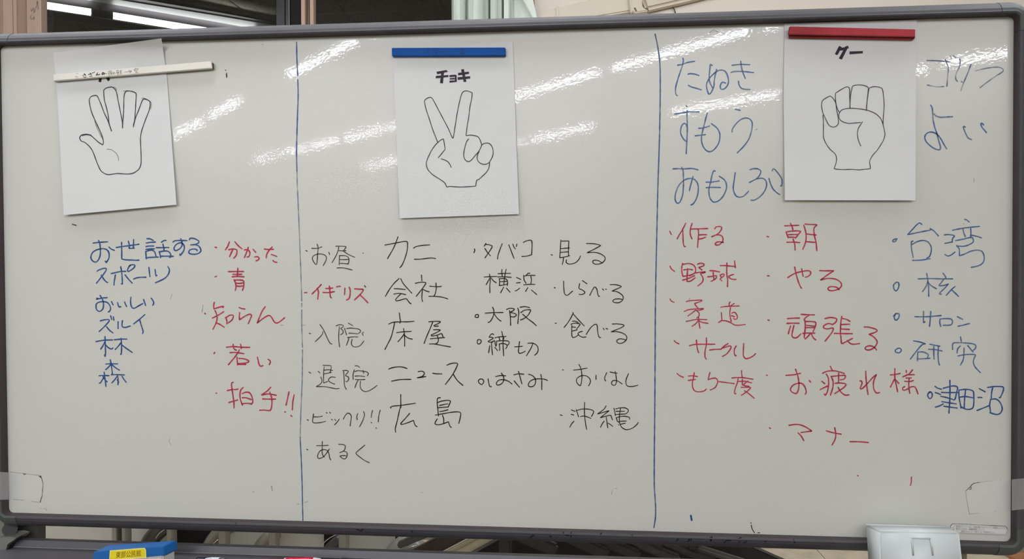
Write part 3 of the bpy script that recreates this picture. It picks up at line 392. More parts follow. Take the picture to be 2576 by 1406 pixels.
W2 = '''@blueb 3.9 1670 130 367|large blue handwriting たぬき|たぬき
245,238 320,225 420,190 545,170;335,115 345,160 320,270 265,430 215,600 205,700 220,765 240,775;425,402 450,388 540,395 620,420;432,592 480,620 570,645 660,672
855,245 822,228 810,330 800,480 815,550 860,638;932,310 910,400 890,520 880,620 835,720 795,748 770,690 752,590 790,490 880,390 960,335 1030,325 1090,355 1130,440 1142,530 1120,600 1075,650 1030,665 1000,645 1000,590 1025,545 1050,540 1090,555
1205,240 1350,225 1515,230;1185,368 1240,350 1400,350 1585,370;1358,170 1365,240 1390,350 1437,470;1318,525 1330,590 1370,645 1440,665 1520,668
@blueb 3.8 1670 130 367|large blue handwriting すもう|すもう
390,955 408,972;192,1100 300,1085 420,1065 620,1062;413,1040 408,1120 415,1300 410,1500 395,1800;408,1330 395,1285 360,1265 320,1300 298,1370 300,1450 340,1530 385,1580
768,1080 735,1200 695,1360 665,1500 672,1610 710,1700 770,1755 830,1762 900,1715 965,1620 990,1510 980,1420 930,1340 840,1272;615,1352 700,1345 805,1312;553,1485 640,1475 735,1465
1262,1015 1345,1035;1205,1420 1210,1370 1260,1290 1340,1210 1430,1172 1510,1185 1555,1240 1560,1320 1540,1430 1490,1560 1400,1680 1295,1787
@blueb 3.9 1670 330 367|large blue handwriting おもしろい|おもしろい
162,665 240,660 350,665 500,658 600,682;312,635 340,700 345,820 345,980 330,1130 290,1240 250,1272 215,1250 198,1180 215,1070 270,950 350,870 430,838 510,838 570,880 605,960 605,1080 570,1200 520,1280 480,1302;515,800 480,930 450,1050
905,705 880,700 850,780 830,880 800,1000 795,1080 815,1180 860,1240 910,1250 980,1220 1050,1140 1100,1030 1105,940 1070,860 980,795;745,898 830,900 900,890 975,878;748,997 860,990 1000,995
1260,735 1245,850 1225,990 1240,1080 1280,1145 1340,1165 1400,1150 1450,1110 1495,1060
1520,680 1580,662 1660,665 1710,700 1700,760 1650,830 1590,865 1510,905;1640,840 1730,830 1790,860 1815,930 1800,1010 1750,1100 1670,1175 1590,1218 1540,1218
1857,835 1885,930 1930,1020 1990,1080 2045,1118;1915,700 1925,668 1960,675 2030,760 2080,840 2088,910 2078,965 2065,965
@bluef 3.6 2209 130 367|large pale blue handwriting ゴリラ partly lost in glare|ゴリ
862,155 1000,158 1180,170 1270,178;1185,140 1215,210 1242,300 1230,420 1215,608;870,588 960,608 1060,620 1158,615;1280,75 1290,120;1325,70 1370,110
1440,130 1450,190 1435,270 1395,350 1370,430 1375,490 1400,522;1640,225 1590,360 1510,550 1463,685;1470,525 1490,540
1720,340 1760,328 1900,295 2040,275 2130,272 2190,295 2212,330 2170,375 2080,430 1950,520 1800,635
@blueb 3.9 2209 240 367|large blue handwriting よい|よい
928,170 955,220 965,320 970,420 1000,560 1040,680 1070,800 1100,900 1095,950 1060,960 980,930 900,870 840,800 825,730 850,680 900,650 960,650 1040,685 1110,770 1160,860 1210,940;985,325 1030,365 1110,385 1200,380 1315,375
1540,560 1510,545 1510,580 1550,680 1590,750 1650,780
1865,520 1830,490 1815,510 1840,570 1885,620 1912,655
@red 3.8 1660 550 440|red handwriting 作る|作る
145,185 170,235;380,68 340,150 290,230 255,297;335,150 340,250 345,360 360,410 378,410;475,70 455,130 445,180 450,240 472,297;450,180 455,155 560,150 705,145;565,155 570,230 562,330 555,422;580,240 640,235 688,237;580,300 630,290 672,272
808,150 830,122 880,115 910,130 900,170 850,225 765,265;830,240 880,240 920,265 930,310 915,345 870,385 820,385 820,360 860,340 935,350
@red 3.8 1660 550 440|red handwriting 朝|朝
1578,262 1600,268;1838,105 1940,102 2045,97;1922,68 1945,110 1958,160;1860,200 1890,280;1860,195 1950,182 2070,185 2040,230 2000,285;1895,235 2020,232;1895,272 2000,275;1870,348 1960,345 2060,352;1962,300 1985,370 1992,460
2120,95 2145,180 2155,260 2145,350 2105,452;2140,80 2220,85 2310,92 2270,140 2275,240 2300,350 2312,470;2155,225 2300,240;2155,338 2300,350
@red 3.8 1660 550 440|red handwriting 野球|野球
150,700 170,740 215,775;335,660 322,720 325,790 340,850;335,675 420,660 490,680 525,730 520,790 480,820 440,840;350,755 420,745 480,752;410,735 405,800 400,860 400,925 400,925 450,920 520,870;340,850 430,835 470,825;335,905 420,880 510,840
555,670 600,655 650,670 640,695 570,718 570,718 620,755;525,800 600,788 670,785 640,800 600,810 630,860 635,910 610,950 560,990
735,765 800,768 880,785;785,770 790,850 800,895;705,855 770,850 830,840 825,880 780,910 755,922;900,855 890,830 940,815 945,840 905,870 888,895;905,910 912,912
890,690 980,692 1110,705;1100,620 1105,670 1112,720;988,655 985,800 998,900 995,1000;1085,820 1030,840 1015,860 1060,890 1120,895
@red 3.8 1660 550 440|red handwriting やる|やる
1585,842 1608,842;1882,868 1980,810 2080,780 2180,765 2220,785 2215,820 2180,850 2140,862;1985,712 2010,830 2040,930 2070,1000 2088,1025;2088,740 2110,850
2355,765 2450,768 2565,765 2565,765 2480,820 2365,903 2365,903 2470,880 2560,885 2620,905 2670,950 2670,1000 2620,1040 2540,1060 2485,1050 2480,1020 2520,1000 2600,1010 2640,1045
@red 3.3 1660 730 440|red handwriting 柔道|柔道
150,130 170,160 210,178;390,168 430,155 530,148 620,147 600,165 510,195 510,195 540,240 560,258;357,312 430,285 530,275 642,270 600,290 540,300 575,330 575,380 545,410;530,290 480,330 412,380;390,460 480,440 560,430 692,433;570,400 575,470 590,560;565,445 530,490 475,530;570,450 630,475 708,487
1035,172 1020,200 1030,235 1095,195;895,250 960,240 1060,235 1165,232;1040,255 1030,350 1050,460;1060,335 1100,325 1135,365 1140,410 1110,430 1085,415;1055,375 1100,390;905,330 910,390 910,440 865,475;905,448 970,450 1040,475 1100,510 1170,515 1258,503
@red 3.6 1660 730 440|red handwriting サークル|サークル
210,742 240,770 280,790;435,818 500,800 600,795 810,795;538,735 545,820 560,890 572,918;685,700 685,800 665,900 665,980 685,1015;735,880 800,872 905,868;905,860 950,820 1005,785;910,855 960,840 1030,820 1050,835 1030,880 980,940 922,975
1125,822 1100,860 1095,920 1110,965 1125,962;1235,785 1230,880 1230,960 1260,1005 1310,1000 1370,970 1408,935
@red 3.4 1660 900 440|red handwriting もう一度|もう一度
252,230 290,262 348,287;420,268 480,265 552,275;420,333 525,318;507,218 495,290 480,370 485,440 520,490 580,500 650,488 682,460
738,215 725,260 710,325 710,325 760,305 820,300 850,330 845,380 810,440 740,475;868,350 960,362 1095,380
1203,188 1205,240 1215,290;1060,297 1140,290 1250,295 1370,315;1155,290 1140,370 1110,450 1100,520 1120,530;1160,348 1250,345 1350,368;1215,315 1215,400;1300,342 1260,370 1235,405 1315,420;1200,435 1280,435 1335,440 1300,480 1250,520 1200,552;1245,485 1300,520 1390,595
@red 4.0 1660 730 440|red handwriting 頑張る|頑張る
1592,440 1610,442;1880,418 1960,412 2055,410;1872,488 1960,485 2050,487;1925,528 1905,590 1892,640;1975,515 1955,600 1945,670 1975,700 2020,695 2075,645
2080,355 2180,360 2275,363;2195,370 2150,400 2125,435 2140,450;2140,450 2140,560 2125,700;2145,460 2220,460 2290,470 2295,510 2280,560 2255,610;2150,515 2280,530;2145,550 2280,550;2105,635 2190,630 2280,632;2215,640 2180,680 2140,718;2230,640 2260,700 2295,730
2430,418 2500,402 2580,410 2605,430 2590,470 2545,505;2545,505 2480,490 2420,520 2410,550 2460,570 2550,558 2540,610 2490,680 2432,750;2680,385 2665,480 2658,650;2690,415 2750,430 2800,458;2670,505 2795,500;2670,570 2790,577;2570,635 2680,638 2835,640;2665,665 2675,780 2690,785 2690,785 2760,750 2835,710;2760,740 2800,780 2850,795 2940,785
3010,540 3080,545 3170,570 3200,595 3170,620 3080,650 3080,650 3140,680 3195,740 3195,790 3150,850 3080,880 3030,870 3025,845 3070,820 3130,825 3180,860 3190,880
@red 3.9 2030 900 440|red handwriting お疲れ様|お疲れ様
-598,255 -585,260;-310,258 -200,250 -95,228;-168,168 -140,250 -120,350 -122,450 -150,520 -190,520 -235,490 -240,450 -200,400 -130,375 -70,380 -30,430 -10,500 -25,535;35,335 55,360
345,125 375,190;230,228 290,200 390,190 470,205 550,230;285,240 315,300 318,400 300,500 270,550 258,535;218,345 262,380;195,468 250,440 305,415;355,275 450,265 555,258 565,285 540,315 490,325;360,280 385,350 380,440 345,550;468,225 465,370;415,375 480,370 560,380 575,400 540,440 480,480 412,525;460,435 490,490 530,530 570,550 618,545
865,195 872,320 885,440 900,540;782,340 805,345 810,380 785,450 810,455 870,400 960,300 1025,245 1025,245 985,340 980,430 1000,490 1030,518 1070,510
1228,252 1300,245 1372,230;1295,160 1295,300 1315,400 1335,500;1290,315 1260,370 1230,430;1300,315 1352,375;1462,185 1465,215;1555,178 1500,240 1412,280;1470,250 1580,248;1460,298 1535,296;1440,345 1510,350 1565,335;1505,300 1500,420 1515,525;1440,425 1412,440 1415,475 1460,470 1530,430 1580,425 1605,450 1635,530
@red 3.9 1660 900 440|red handwriting マナー|マナー
1612,1030 1630,1040;1900,995 1980,982 2060,985 2150,1020 2235,1075 2235,1080 2180,1085 2080,1100;2035,1105 2080,1150 2120,1220;2450,1075 2540,1100 2670,1125;2575,1030 2590,1120 2580,1200 2535,1285
2800,1235 2900,1235 3000,1240 3070,1248
@blueb 3.8 2136 540 440|large blue handwriting 台湾|台湾
705,355 660,365 640,390 660,402 690,385 700,360;1070,142 1040,122 1000,145 930,220 860,295 860,295 1000,265 1200,225;1195,205 1250,240 1315,312;925,440 1010,395 1100,380 1170,410 1210,480 1205,560 1180,620 1145,638;940,390 918,400 920,500 945,630;935,672 1060,668 1195,648
1705,70 1730,75 1770,108;1525,228 1700,195 1920,172;1678,210 1690,270 1712,322;1790,205 1795,260 1790,330;1790,300 1870,315 1950,340;1405,298 1460,292 1550,310 1525,350 1520,400;1410,422 1520,402;1568,382 1680,360 1800,335 1830,370 1825,405 1770,440 1690,465 1600,462;1582,455 1620,500 1625,550 1625,605 1625,605 1700,580 1800,535 1900,522 1960,545 1990,620 1980,690 1940,735 1870,762 1800,775;1412,585 1450,608 1500,595 1560,550
@blueb 3.8 2136 540 440|blue handwriting 核|核
690,995 655,1040 665,1100 690,1122 715,1100 735,1040 725,1000 690,995;1018,945 1200,940 1350,945 1525,945;1143,865 1155,940 1170,1050 1173,1200;1160,980 1130,1060 1082,1132;1165,1000 1210,1045 1285,1090;1382,862 1410,895 1428,938;1395,950 1350,1010 1325,1045 1400,1040 1465,1020 1465,1020 1410,1080 1330,1160 1360,1172;1562,1058 1510,1100 1430,1188;1512,1110 1560,1150 1612,1203
@blueb 3.9 2136 700 440|blue handwriting サロン|サロン
655,555 690,518 665,570 680,612 705,612 735,570 735,525 690,518;970,565 1150,565 1355,548;1097,487 1095,570 1097,650 1115,640;1203,490 1195,600 1185,705;1340,600 1335,650 1350,708;1340,600 1420,592 1500,600 1522,630 1515,670 1480,690 1385,692;1595,565 1675,605;1605,705 1680,690 1775,665
@blueb 3.7 2136 700 440|blue handwriting 研究|研究
720,1030 680,1060 690,1090 740,1095 770,1060 750,1030 715,1032;950,922 1030,935 1125,965 1080,975 1010,1050 902,1190;1012,1085 1010,1130 1005,1215;1015,1085 1090,1085 1150,1110 1168,1130 1155,1162;1020,1188 1190,1177;1190,970 1335,1000;1170,1045 1270,1050 1370,1070;1248,1000 1248,1100 1252,1190;1315,1010 1310,1120 1318,1230 1332,1275
1640,865 1655,935;1525,1048 1530,960 1600,948 1750,955 1840,970 1868,1000 1850,1045 1825,1060;1640,995 1600,1040 1590,1100;1748,990 1825,1085;1602,1145 1700,1125 1855,1125 1840,1180 1830,1240 1860,1310 1935,1390;1693,1028 1690,1120 1680,1200 1640,1278
@blue 3.9 2209 850 367|blue handwriting 津田沼|津田沼
910,955 875,1000 890,1050 918,1072 950,1040 955,990 930,955 905,958;1005,855 1050,885 1118,905;1012,965 1060,980 1105,1000;1010,1222 1080,1200 1150,1165
1150,888 1220,870 1300,850 1370,852 1405,880 1390,940 1355,1085 1300,1078 1200,1050 1105,1030;1120,962 1250,965 1420,962;1125,1125 1250,1145 1380,1165;1160,1205 1260,1220 1395,1238;1268,750 1270,900 1265,1100 1250,1325
1425,940 1430,1050 1465,1235;1425,920 1530,908 1620,915 1680,945 1690,1020 1690,1150 1670,1235 1600,1262 1530,1250 1465,1215;1545,920 1530,1050 1520,1230;1435,1045 1550,1035 1690,1060
1785,895 1890,950;1765,1050 1835,1052;1745,1282 1850,1240 1960,1195;1930,875 2050,858 2180,860 2215,885 2200,960 2155,1055 2140,1052;2025,870 2005,960 1998,1060;1985,1090 1970,1180 1985,1300;1985,1085 2070,1078 2130,1110 2180,1190 2190,1270 2150,1335 2080,1350 1975,1318
@line 3.8 0 0 2576|tall blue divider line, left of the two|divider_left
746,106 747,150 749,190;749,200 750,240 748,300 746,380 747,430
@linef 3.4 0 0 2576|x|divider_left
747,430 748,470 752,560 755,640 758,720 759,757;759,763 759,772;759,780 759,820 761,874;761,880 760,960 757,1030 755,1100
@line 3.2 0 0 2576|x|divider_left
755,1100 758,1160 760,1220 761,1270 762,1309
@line 3.8 0 0 2576|tall blue divider line, right of the two|divider_right
1648,86 1655,120 1660,160 1661,220 1660,300 1658,380 1655,470 1652,600 1649,750 1648,900 1647,1050 1646,1150 1646,1220 1649,1270 1649,1300 1645,1327
@black 2.6 0 0 2576|small black smudges and dots|smudge
567,176 568,177;569,187 571,191;570,184 570,195;182,564 192,567;1888,1315 1890,1316;1890,1321 1892,1330 1898,1340;1906,1340 1911,1340
@faint 2.0 0 0 2576|x|smudge
659,111 662,113;426,1103 427,1106;424,1108 430,1119;1785,82 1795,76 1806,80;2450,448 2450,458;1900,327 1906,324;1541,1232 1538,1244;1548,1229 1552,1227;1058,1239 1063,1239;747,1269 753,1267;767,1264 776,1261;636,1236 639,1238;706,818 712,818;759,818 768,818;433,740 428,752;511,768 508,785;2423,563 2425,563;1735,748 1733,760
@blue 6 0 0 2576|small blue dab near the bottom rail|dab
1738,1297 1740,1308
@red 3.5 0 0 2576|small red tick low on the right|tick
2293,1200 2292,1215 2290,1221;2157,1196 2159,1197
@faint 4 0 0 2576|faint grey rubbed mark|rub
683,1223 685,1234'''
W3 = '''@pen 2.6 130 190 320|black outline drawing of an open hand with five spread fingers|L
1030,1400 1045,1340 1010,1200 930,1020 860,870 800,720 765,560 762,480 790,430 850,405 905,405 935,440 1000,590 1060,750 1130,900 1170,1010 1210,1120;1210,1120 1160,960 1140,800 1105,640 1065,490 1052,350 1052,290 1052,290 1110,250 1210,232 1260,260 1310,340 1345,520 1390,740 1425,930 1432,1060;1432,1060 1440,900 1455,700 1458,520 1465,400 1490,335 1530,312 1620,320 1690,350 1708,390 1700,540 1690,720 1680,870 1650,1005;1650,1040 1690,870 1760,690 1820,530 1850,480 1880,475 1940,495 1985,530 1988,620 1960,730 1900,880 1850,1020 1815,1130 1795,1250 1795,1330 1803,1500 1808,1650 1805,1780 1775,1870 1730,1920 1650,1970 1560,1988 1440,1985 1330,1978 1240,1990 1150,2002 1080,1985 1000,1930 950,1840 900,1720 850,1580 800,1480 730,1400 660,1345 600,1325 575,1290 568,1245 600,1205 650,1190 720,1190 790,1210 860,1270 950,1350 1030,1400
@pen 1.2 130 190 320|x|L
860,870 900,1020 960,1150 1010,1250;1240,235 1290,250 1310,300;1450,318 1540,305 1660,330;1820,460 1880,460 1990,520 2015,590 2000,680;1112,1487 1180,1490 1250,1525 1310,1580 1345,1660 1355,1725
@pen 4 130 190 320|x|L
620,1205 700,1190 790,1205
@pen 2.4 1000 150 320|black outline drawing of a hand making a V sign with two fingers|M
810,1665 745,1500 700,1380 640,1190 580,1010 550,880 550,825 590,785 640,765 685,768 730,830 820,1000 920,1190 1020,1380 1090,1540 1120,1585 1140,1500 1170,1310 1210,1060 1260,820 1300,690 1335,645 1390,630 1450,645 1510,670 1510,670 1500,780 1465,950 1440,1160 1405,1360 1385,1530 1390,1535 1480,1525 1580,1540 1640,1570 1690,1680 1702,1725 1702,1725 1750,1695 1820,1685 1880,1715 1925,1800 1930,1910 1905,1990 1860,2065 1830,2095 1770,2115 1700,2105 1640,2065 1610,2000 1620,1920 1650,1860
1702,1725 1650,1840 1560,1950 1490,2030 1430,2060 1370,2025 1340,1950 1345,1850 1375,1720 1400,1650 1435,1605
820,1668 870,1625 915,1605 930,1605 930,1605 945,1700 960,1790 960,1815 960,1815 900,1890 850,1950 822,1980
820,1668 760,1730 690,1830 640,1930 600,2020 582,2110 600,2190 640,2255 720,2330 830,2400 920,2460 965,2505 995,2575 995,2575 1060,2562 1180,2570 1320,2572 1450,2565 1580,2555 1580,2555 1600,2440 1640,2420 1720,2350 1800,2270 1840,2200 1858,2130 1860,2075
885,2005 960,2030 1020,2065 1060,2120 1085,2175
@pen 2.2 1980 190 320|black outline drawing of a closed fist with the thumb across|R
725,805 735,950 735,1100 738,1250 770,1340 830,1440 880,1500 950,1560 985,1610 1000,1690 985,1780 950,1880 950,1880 1030,1895 1160,1900 1300,1895 1450,1905 1560,1895 1685,1882 1685,1882 1680,1820 1668,1750 1690,1680 1740,1600 1820,1510 1900,1390 1950,1300 1978,1200 1970,1120 1945,1010 1910,900 1850,820 1770,760 1680,720 1600,695 1480,675 1350,662 1230,665 1130,685 1080,720 1050,780 1050,840 1070,890 1130,935 1240,965 1360,958 1490,948;1525,935 1490,985 1440,1070 1422,1160 1430,1260 1455,1340 1490,1425
740,800 715,720 700,640 700,560 715,510 760,470 830,430 870,415 910,440 950,490 985,560 1000,680 1020,780 1035,870 1038,950 1020,1000 980,1030 920,1040 870,1020 830,980 790,900 740,790
1050,735 1010,650 985,540 975,430 980,355 980,355 1080,290 1170,240 1220,228 1255,250 1268,310 1270,450 1272,560 1268,665
1268,665 1275,540 1285,400 1320,230 1360,200 1440,188 1530,195 1600,215 1640,245 1640,300 1625,450 1608,600 1605,710;1605,700 1615,560 1630,430 1655,280 1680,245 1750,225 1830,228 1900,250 1930,285 1950,420 1962,580 1955,740 1945,850 1942,980;1268,300 1265,420 1272,560 1275,665
#title_ink 1000 150 320|printed black title characters|M
785,245 990,208 1018,245 805,298;882,265 940,255 918,480 858,472;773,328 1028,310 1028,350 773,378;1050,312 1170,302 1195,315 1198,448 1160,450 1160,345 1050,352;1055,372 1165,368 1165,400 1055,402;1050,425 1190,418 1195,448 1050,465
1222,268 1442,242 1448,285 1225,318;1285,198 1340,190 1392,445 1335,452;1215,355 1468,335 1470,380 1218,410
#title_ink 1960 40 370|printed black title characters|R
1050,525 1095,545 1070,600 1020,688 975,668;1050,560 1190,545 1185,600 1060,608;1130,590 1195,575 1098,765 1045,745;1148,540 1205,520 1222,565 1160,585;1232,622 1465,615 1465,655 1232,672
#title_ink 130 190 320|lower ends of a printed black title character|L
960,50 1013,50 1000,137 945,125;1085,30 1165,30 1180,90 1137,118
@bold 1.9 180 140 200|black and grey handwriting along the white bar|WB
360,640 400,620 445,600;405,575 430,605 455,640;385,680 430,695 470,685;540,605 590,590 635,578;600,555 620,590 640,625;580,660 620,665 660,655;665,560 690,552;715,540 745,525;840,545 815,590 790,635;790,635 830,600 860,625 910,590;970,590 1000,560 1040,555 1030,590 1000,605;1000,530 980,610;1060,560 1050,600;1095,570 1115,585
@penfine 1.0 180 140 200|x|WB
1170,510 1290,490;1220,470 1235,500;1210,520 1170,585;1200,560 1200,640;1260,520 1225,580;1250,540 1300,530 1280,580 1230,640;1250,560 1310,610;1350,560 1335,600 1330,560 1370,540 1395,565 1385,600;1435,490 1520,470;1470,455 1475,480;1450,510 1460,530;1510,500 1500,530;1440,545 1530,530;1460,560 1470,610 1510,600 1515,555 1465,562;1560,480 1570,620;1560,480 1605,470 1580,530 1615,570 1585,590
1715,530 1920,498;1830,480 1925,495 1870,560;2050,400 2055,430;2010,440 2020,480;2010,440 2130,415 2135,450;2050,450 2030,490;2090,440 2110,460;2030,500 2120,485;2075,490 2085,545;2045,555 2155,545
@redfine 1.1 180 140 200|x|WB
150,582 215,572;135,650 150,670;120,690 160,680 215,690;125,745 140,740;170,715 180,700
@penblue 1.2 1050 110 160|dark faint handwriting on the blue bar|BB
370,245 460,225;380,300 460,280;410,260 400,330;380,340 470,320;440,290 460,440;560,240 620,250;560,280 620,290;580,320 610,330;590,350 620,440;660,300 780,230;720,280 740,340;690,360 790,340;740,360 760,440 800,400;870,320 990,270;910,260 920,360;960,250 975,430;1040,330 1110,305;1190,270 1175,310;1190,270 1260,280 1210,410;1370,290 1355,360;1430,270 1450,370 1490,400;1640,300 1680,370;1700,240 1800,220 1830,290;1690,300 1720,330;1780,270 1780,330;1700,390 1850,370;1740,420 1870,380;1770,350 1780,420'''
# ------------------------------------------------------------------ room shell
cream = mat('wall_cream', rgb(218, 210, 194), .8, .2, .05, 3, bump=.0006, bscale=220)
ceilm = mat('ceiling_white', rgb(222, 220, 212), .9, .1, .04, 6)
floorm = mat('floor_base', rgb(120, 110, 95), .6, .3)
tilem = mat('floor_tile', rgb(206, 197, 172), .5, .3, .22, 14, bump=.0004, bscale=60)
WY = 1.80                      # inner face of the wall behind the board
def struct(name, me, m, smooth=False): return tag(link(name, me, m, None, smooth), kind='structure')
struct('floor', box_me((-6, -10, -.1), (5, 6, -.004)), floorm)
FL = bpy.data.objects['floor']
struct('ceiling', box_me((-6, -10, ZC+1.41), (5, WY, ZC+1.5)), ceilm)
struct('wall_front', box_me((-6, -10.1, -.1), (5, -10, ZC+1.5)), cream)
struct('wall_left', box_me((-6.1, -10, -.1), (-6, 6, ZC+1.8)), cream)
struct('wall_right', box_me((5, -10, -.1), (5.1, 6, ZC+1.8)), cream)
# back wall with a window opening
xl, xr = P(-60, 50, WY).x, P(1342, 40, WY).x
zt = ZC+1.24; zb = ZC-.20
def wall_back():
    b = bmesh.new()
    for a, c in (((-6, WY, -.1), (xl, WY+.14, ZC+1.8)), ((xr, WY, -.1), (5, WY+.14, ZC+1.8)), ((xl, WY, -.1), (xr, WY+.14, zb)), ((xl, WY, zt), (xr, WY+.14, ZC+1.8))):
        r = bmesh.ops.create_cube(b, size=1)
        for v in r['verts']: v.co = Vector([(a[i]+c[i])/2 + v.co[i]*abs(c[i]-a[i]) for i in range(3)])
    me = bpy.data.meshes.new('wall'); b.to_mesh(me); b.free(); return me
struct('wall_back', wall_back(), cream)
# floor tiles seen under the board, laid at the angle of the joints in view
a0 = PZ(2055, 1382, 0); a1 = PZ(2076, 1406, 0); jd = (a1-a0).normalized(); jn = Vector((-jd.y, jd.x, 0))
TS = .45
tme = box_me((.0012, .0012, -.004), (TS-.0012, TS-.0012, 0.0), .0006, 1); tme.materials.append(tilem)
ang = math.atan2(jd.y, jd.x)
for i in range(-7, 8):
    for j in range(-7, 8):
        c = a0 + jd*(TS*i) + jn*(TS*j); m_ = c + (jd+jn)*TS/2
        if -2.6 < m_.x < 3.2 and -.2 < m_.y < WY+.1 and min((c+jd*TS*a+jn*TS*b).y for a in (0, 1) for b in (0, 1)) > -9 and max((c+jd*TS*a+jn*TS*b).y for a in (0, 1) for b in (0, 1)) < WY-.002:
            o = bpy.data.objects.new('tile', tme); COL.objects.link(o); o.location = c; o.rotation_euler = (0, 0, ang); o.parent = FL

# ------------------------------------------------------------------ fluorescent lamps on the ceiling of the room
tube_e = emis('tube_glow', (.96, .985, 1.09, 1), TUBE_L)
white_met = mat('white_enamel', rgb(226, 226, 222), .4, .5)
TZ = ZC+1.33
TUBES = [(-4.47,-6.57,-3.13,-5.14),(-3.01,-5.01,-2.42,-4.36),(-1.79,-3.7,-1.09,-2.97),(-0.98,-2.87,-0.47,-2.33),
 (-3.8,-7.7,-3.35,-7.25),(-3.25,-7.17,-2.82,-6.8),(-2.76,-6.75,-2.29,-6.3),(-2.21,-6.26,-1.67,-5.73),(-1.6,-5.68,-0.92,-5.06),
 (-0.81,-4.96,-0.47,-4.66),(-0.4,-4.61,0.32,-3.81),(0.4,-3.75,1.12,-3.01),(1.19,-2.96,1.67,-2.5),
 (-2.65,-8.47,-1.67,-7.46),(-1.53,-7.35,-1.03,-6.96),(-0.93,-6.89,-0.41,-6.65),(-0.33,-6.56,0.32,-5.78),(0.97,-5.24,1.7,-4.61),(2.0,-4.39,2.48,-3.96),(2.52,-3.85,2.98,-3.47),(1.0,-.38,1.85,.47),(-1.85,-.42,-1.0,.43),(-.55,-.5,.3,.35)]  # last two are unseen lamps added to brighten window and curtain
for k, (x0, y0, x1, y1) in enumerate(TUBES):
    a = Vector((x0, y0, TZ)); b = Vector((x1, y1, TZ)); d = (b-a).normalized(); s = Vector((-d.y, d.x, 0))
    lp = empty('ceiling_lamp', ((x0+x1)/2, (y0+y1)/2, ZC+1.41))
    if y1 > 0: tag(lp, 'lit tube lamp on the ceiling '+('above the pipe cover' if x0 > 0 else 'near the window post, added to brighten the window' if x0 < -1 else 'between window and board, added to light the curtain'), 'lamp')
    else: tag(lp, 'white batten lamp with one lit fluorescent tube on the ceiling behind the viewer', 'lamp', 'tube lamps on the ceiling reflected in the board')
    at(link('tube', tube_me([a, b], .0165, 6), tube_e), lp)
    q = [a-s*.035+Vector((0, 0, .03)), b-s*.035+Vector((0, 0, .03)), b+s*.035+Vector((0, 0, .03)), a+s*.035+Vector((0, 0, .03))]
    q = [q[0]-d*.03, q[1]+d*.03, q[2]+d*.03, q[3]-d*.03]
    at(link('housing', prism_me(q, [p+Vector((0, 0, .05)) for p in q]), white_met), lp)
    for e, sg in ((a, -1), (b, 1)):
        at(link('socket', tube_me([e+d*sg*.001, e+d*sg*.018], .017, 10), white_met), lp)

# ------------------------------------------------------------------ window in the back wall and the added corridor standing in for its reflection
beige = mat('window_wood', rgb(170, 146, 126), .6, .3, .10, 5, bump=.0004, bscale=90, stretch=(6, 6, .6))
beige2 = mat('window_wood_dark', rgb(148, 124, 106), .6, .3, .12, 5, stretch=(6, 6, .6))
bronze = mat('bronze_alu', rgb(84, 66, 48), .35, .5, metal=.4)
darkal = mat('dark_alu', rgb(30, 29, 28), .35, .5, metal=.3)
win = empty('window_1', (P(620, 50, WY).x, WY, zb)); tag(win, kind='structure')
def post(u0, u1, y0, y1, m, name='post', bev=.002):
    x0, x1 = P(u0, 50, y0).x, P(u1, 50, y0).x
    return at(link(name, box_me((x0, y0, zb), (x1, y1, zt), bev, 1), m), win)
post(-60, 5, WY-.012, WY+.022, beige2); post(6.0, 31.5, WY-.010, WY+.022, beige); post(32.5, 40.5, WY-.018, WY+.022, beige)
post(41.5, 66, WY-.006, WY+.022, beige2); post(66.5, 103, WY-.020, WY+.022, beige)
post(694, 717, WY+.012, WY+.022, darkal, 'sash_rail'); post(717.5, 727.5, WY+.006, WY+.022, darkal, 'sash_rail')
post(728, 758, WY+.014, WY+.022, mat('gap_black', rgb(18, 15, 14), .7, .2), 'sash_gap'); post(725.5, 728, WY+.0, WY+.006, mat('alu_line', rgb(150, 140, 130), .3, .5, metal=.8), 'sash_bead')
post(757, 767, WY-.012, WY+.022, beige); post(767, 779, WY+.01, WY+.022, bronze); post(779, 788.5, WY-.012, WY+.022, beige)
post(1336, 1345, WY-.006, WY+.022, beige)
def glass_mat():
    m = bpy.data.materials.new('window_glass'); m.use_nodes = True; nt = m.node_tree; nt.nodes.clear()
    o = nt.nodes.new('ShaderNodeOutputMaterial'); mx = nt.nodes.new('ShaderNodeMixShader'); t = nt.nodes.new('ShaderNodeBsdfTransparent')
    g = nt.nodes.new('ShaderNodeBsdfGlossy'); g.inputs['Roughness'].default_value = .03; f = nt.nodes.new('ShaderNodeFresnel'); f.inputs[0].default_value = 1.45
    t.inputs[0].default_value = (.93, .95, .94, 1)
    nt.links.new(f.outputs[0], mx.inputs[0]); nt.links.new(t.outputs[0], mx.inputs[1]); nt.links.new(g.outputs[0], mx.inputs[2]); nt.links.new(mx.outputs[0], o.inputs[0]); return m
gm = glass_mat()
for u0, u1, y in ((103, 694, WY+.016), (788.5, 1336, WY+.016)):
    at(link('pane', box_me((P(u0, 50, y).x, y, zb), (P(u1, 50, y).x, y+.005, zt)), gm), win)
build_marks('pencil_scribble', parse('@penfine 1.6 0 0 2576|x|s\n78,22 80,28 84,20 86,32 89,22 92,15 94,2 96,24;79,38 76,44 82,48 86,42 85,50'), lambda u, v: WY-.0206, None).parent = None
sb = bpy.data.objects['pencil_scribble']; at(sb, win)
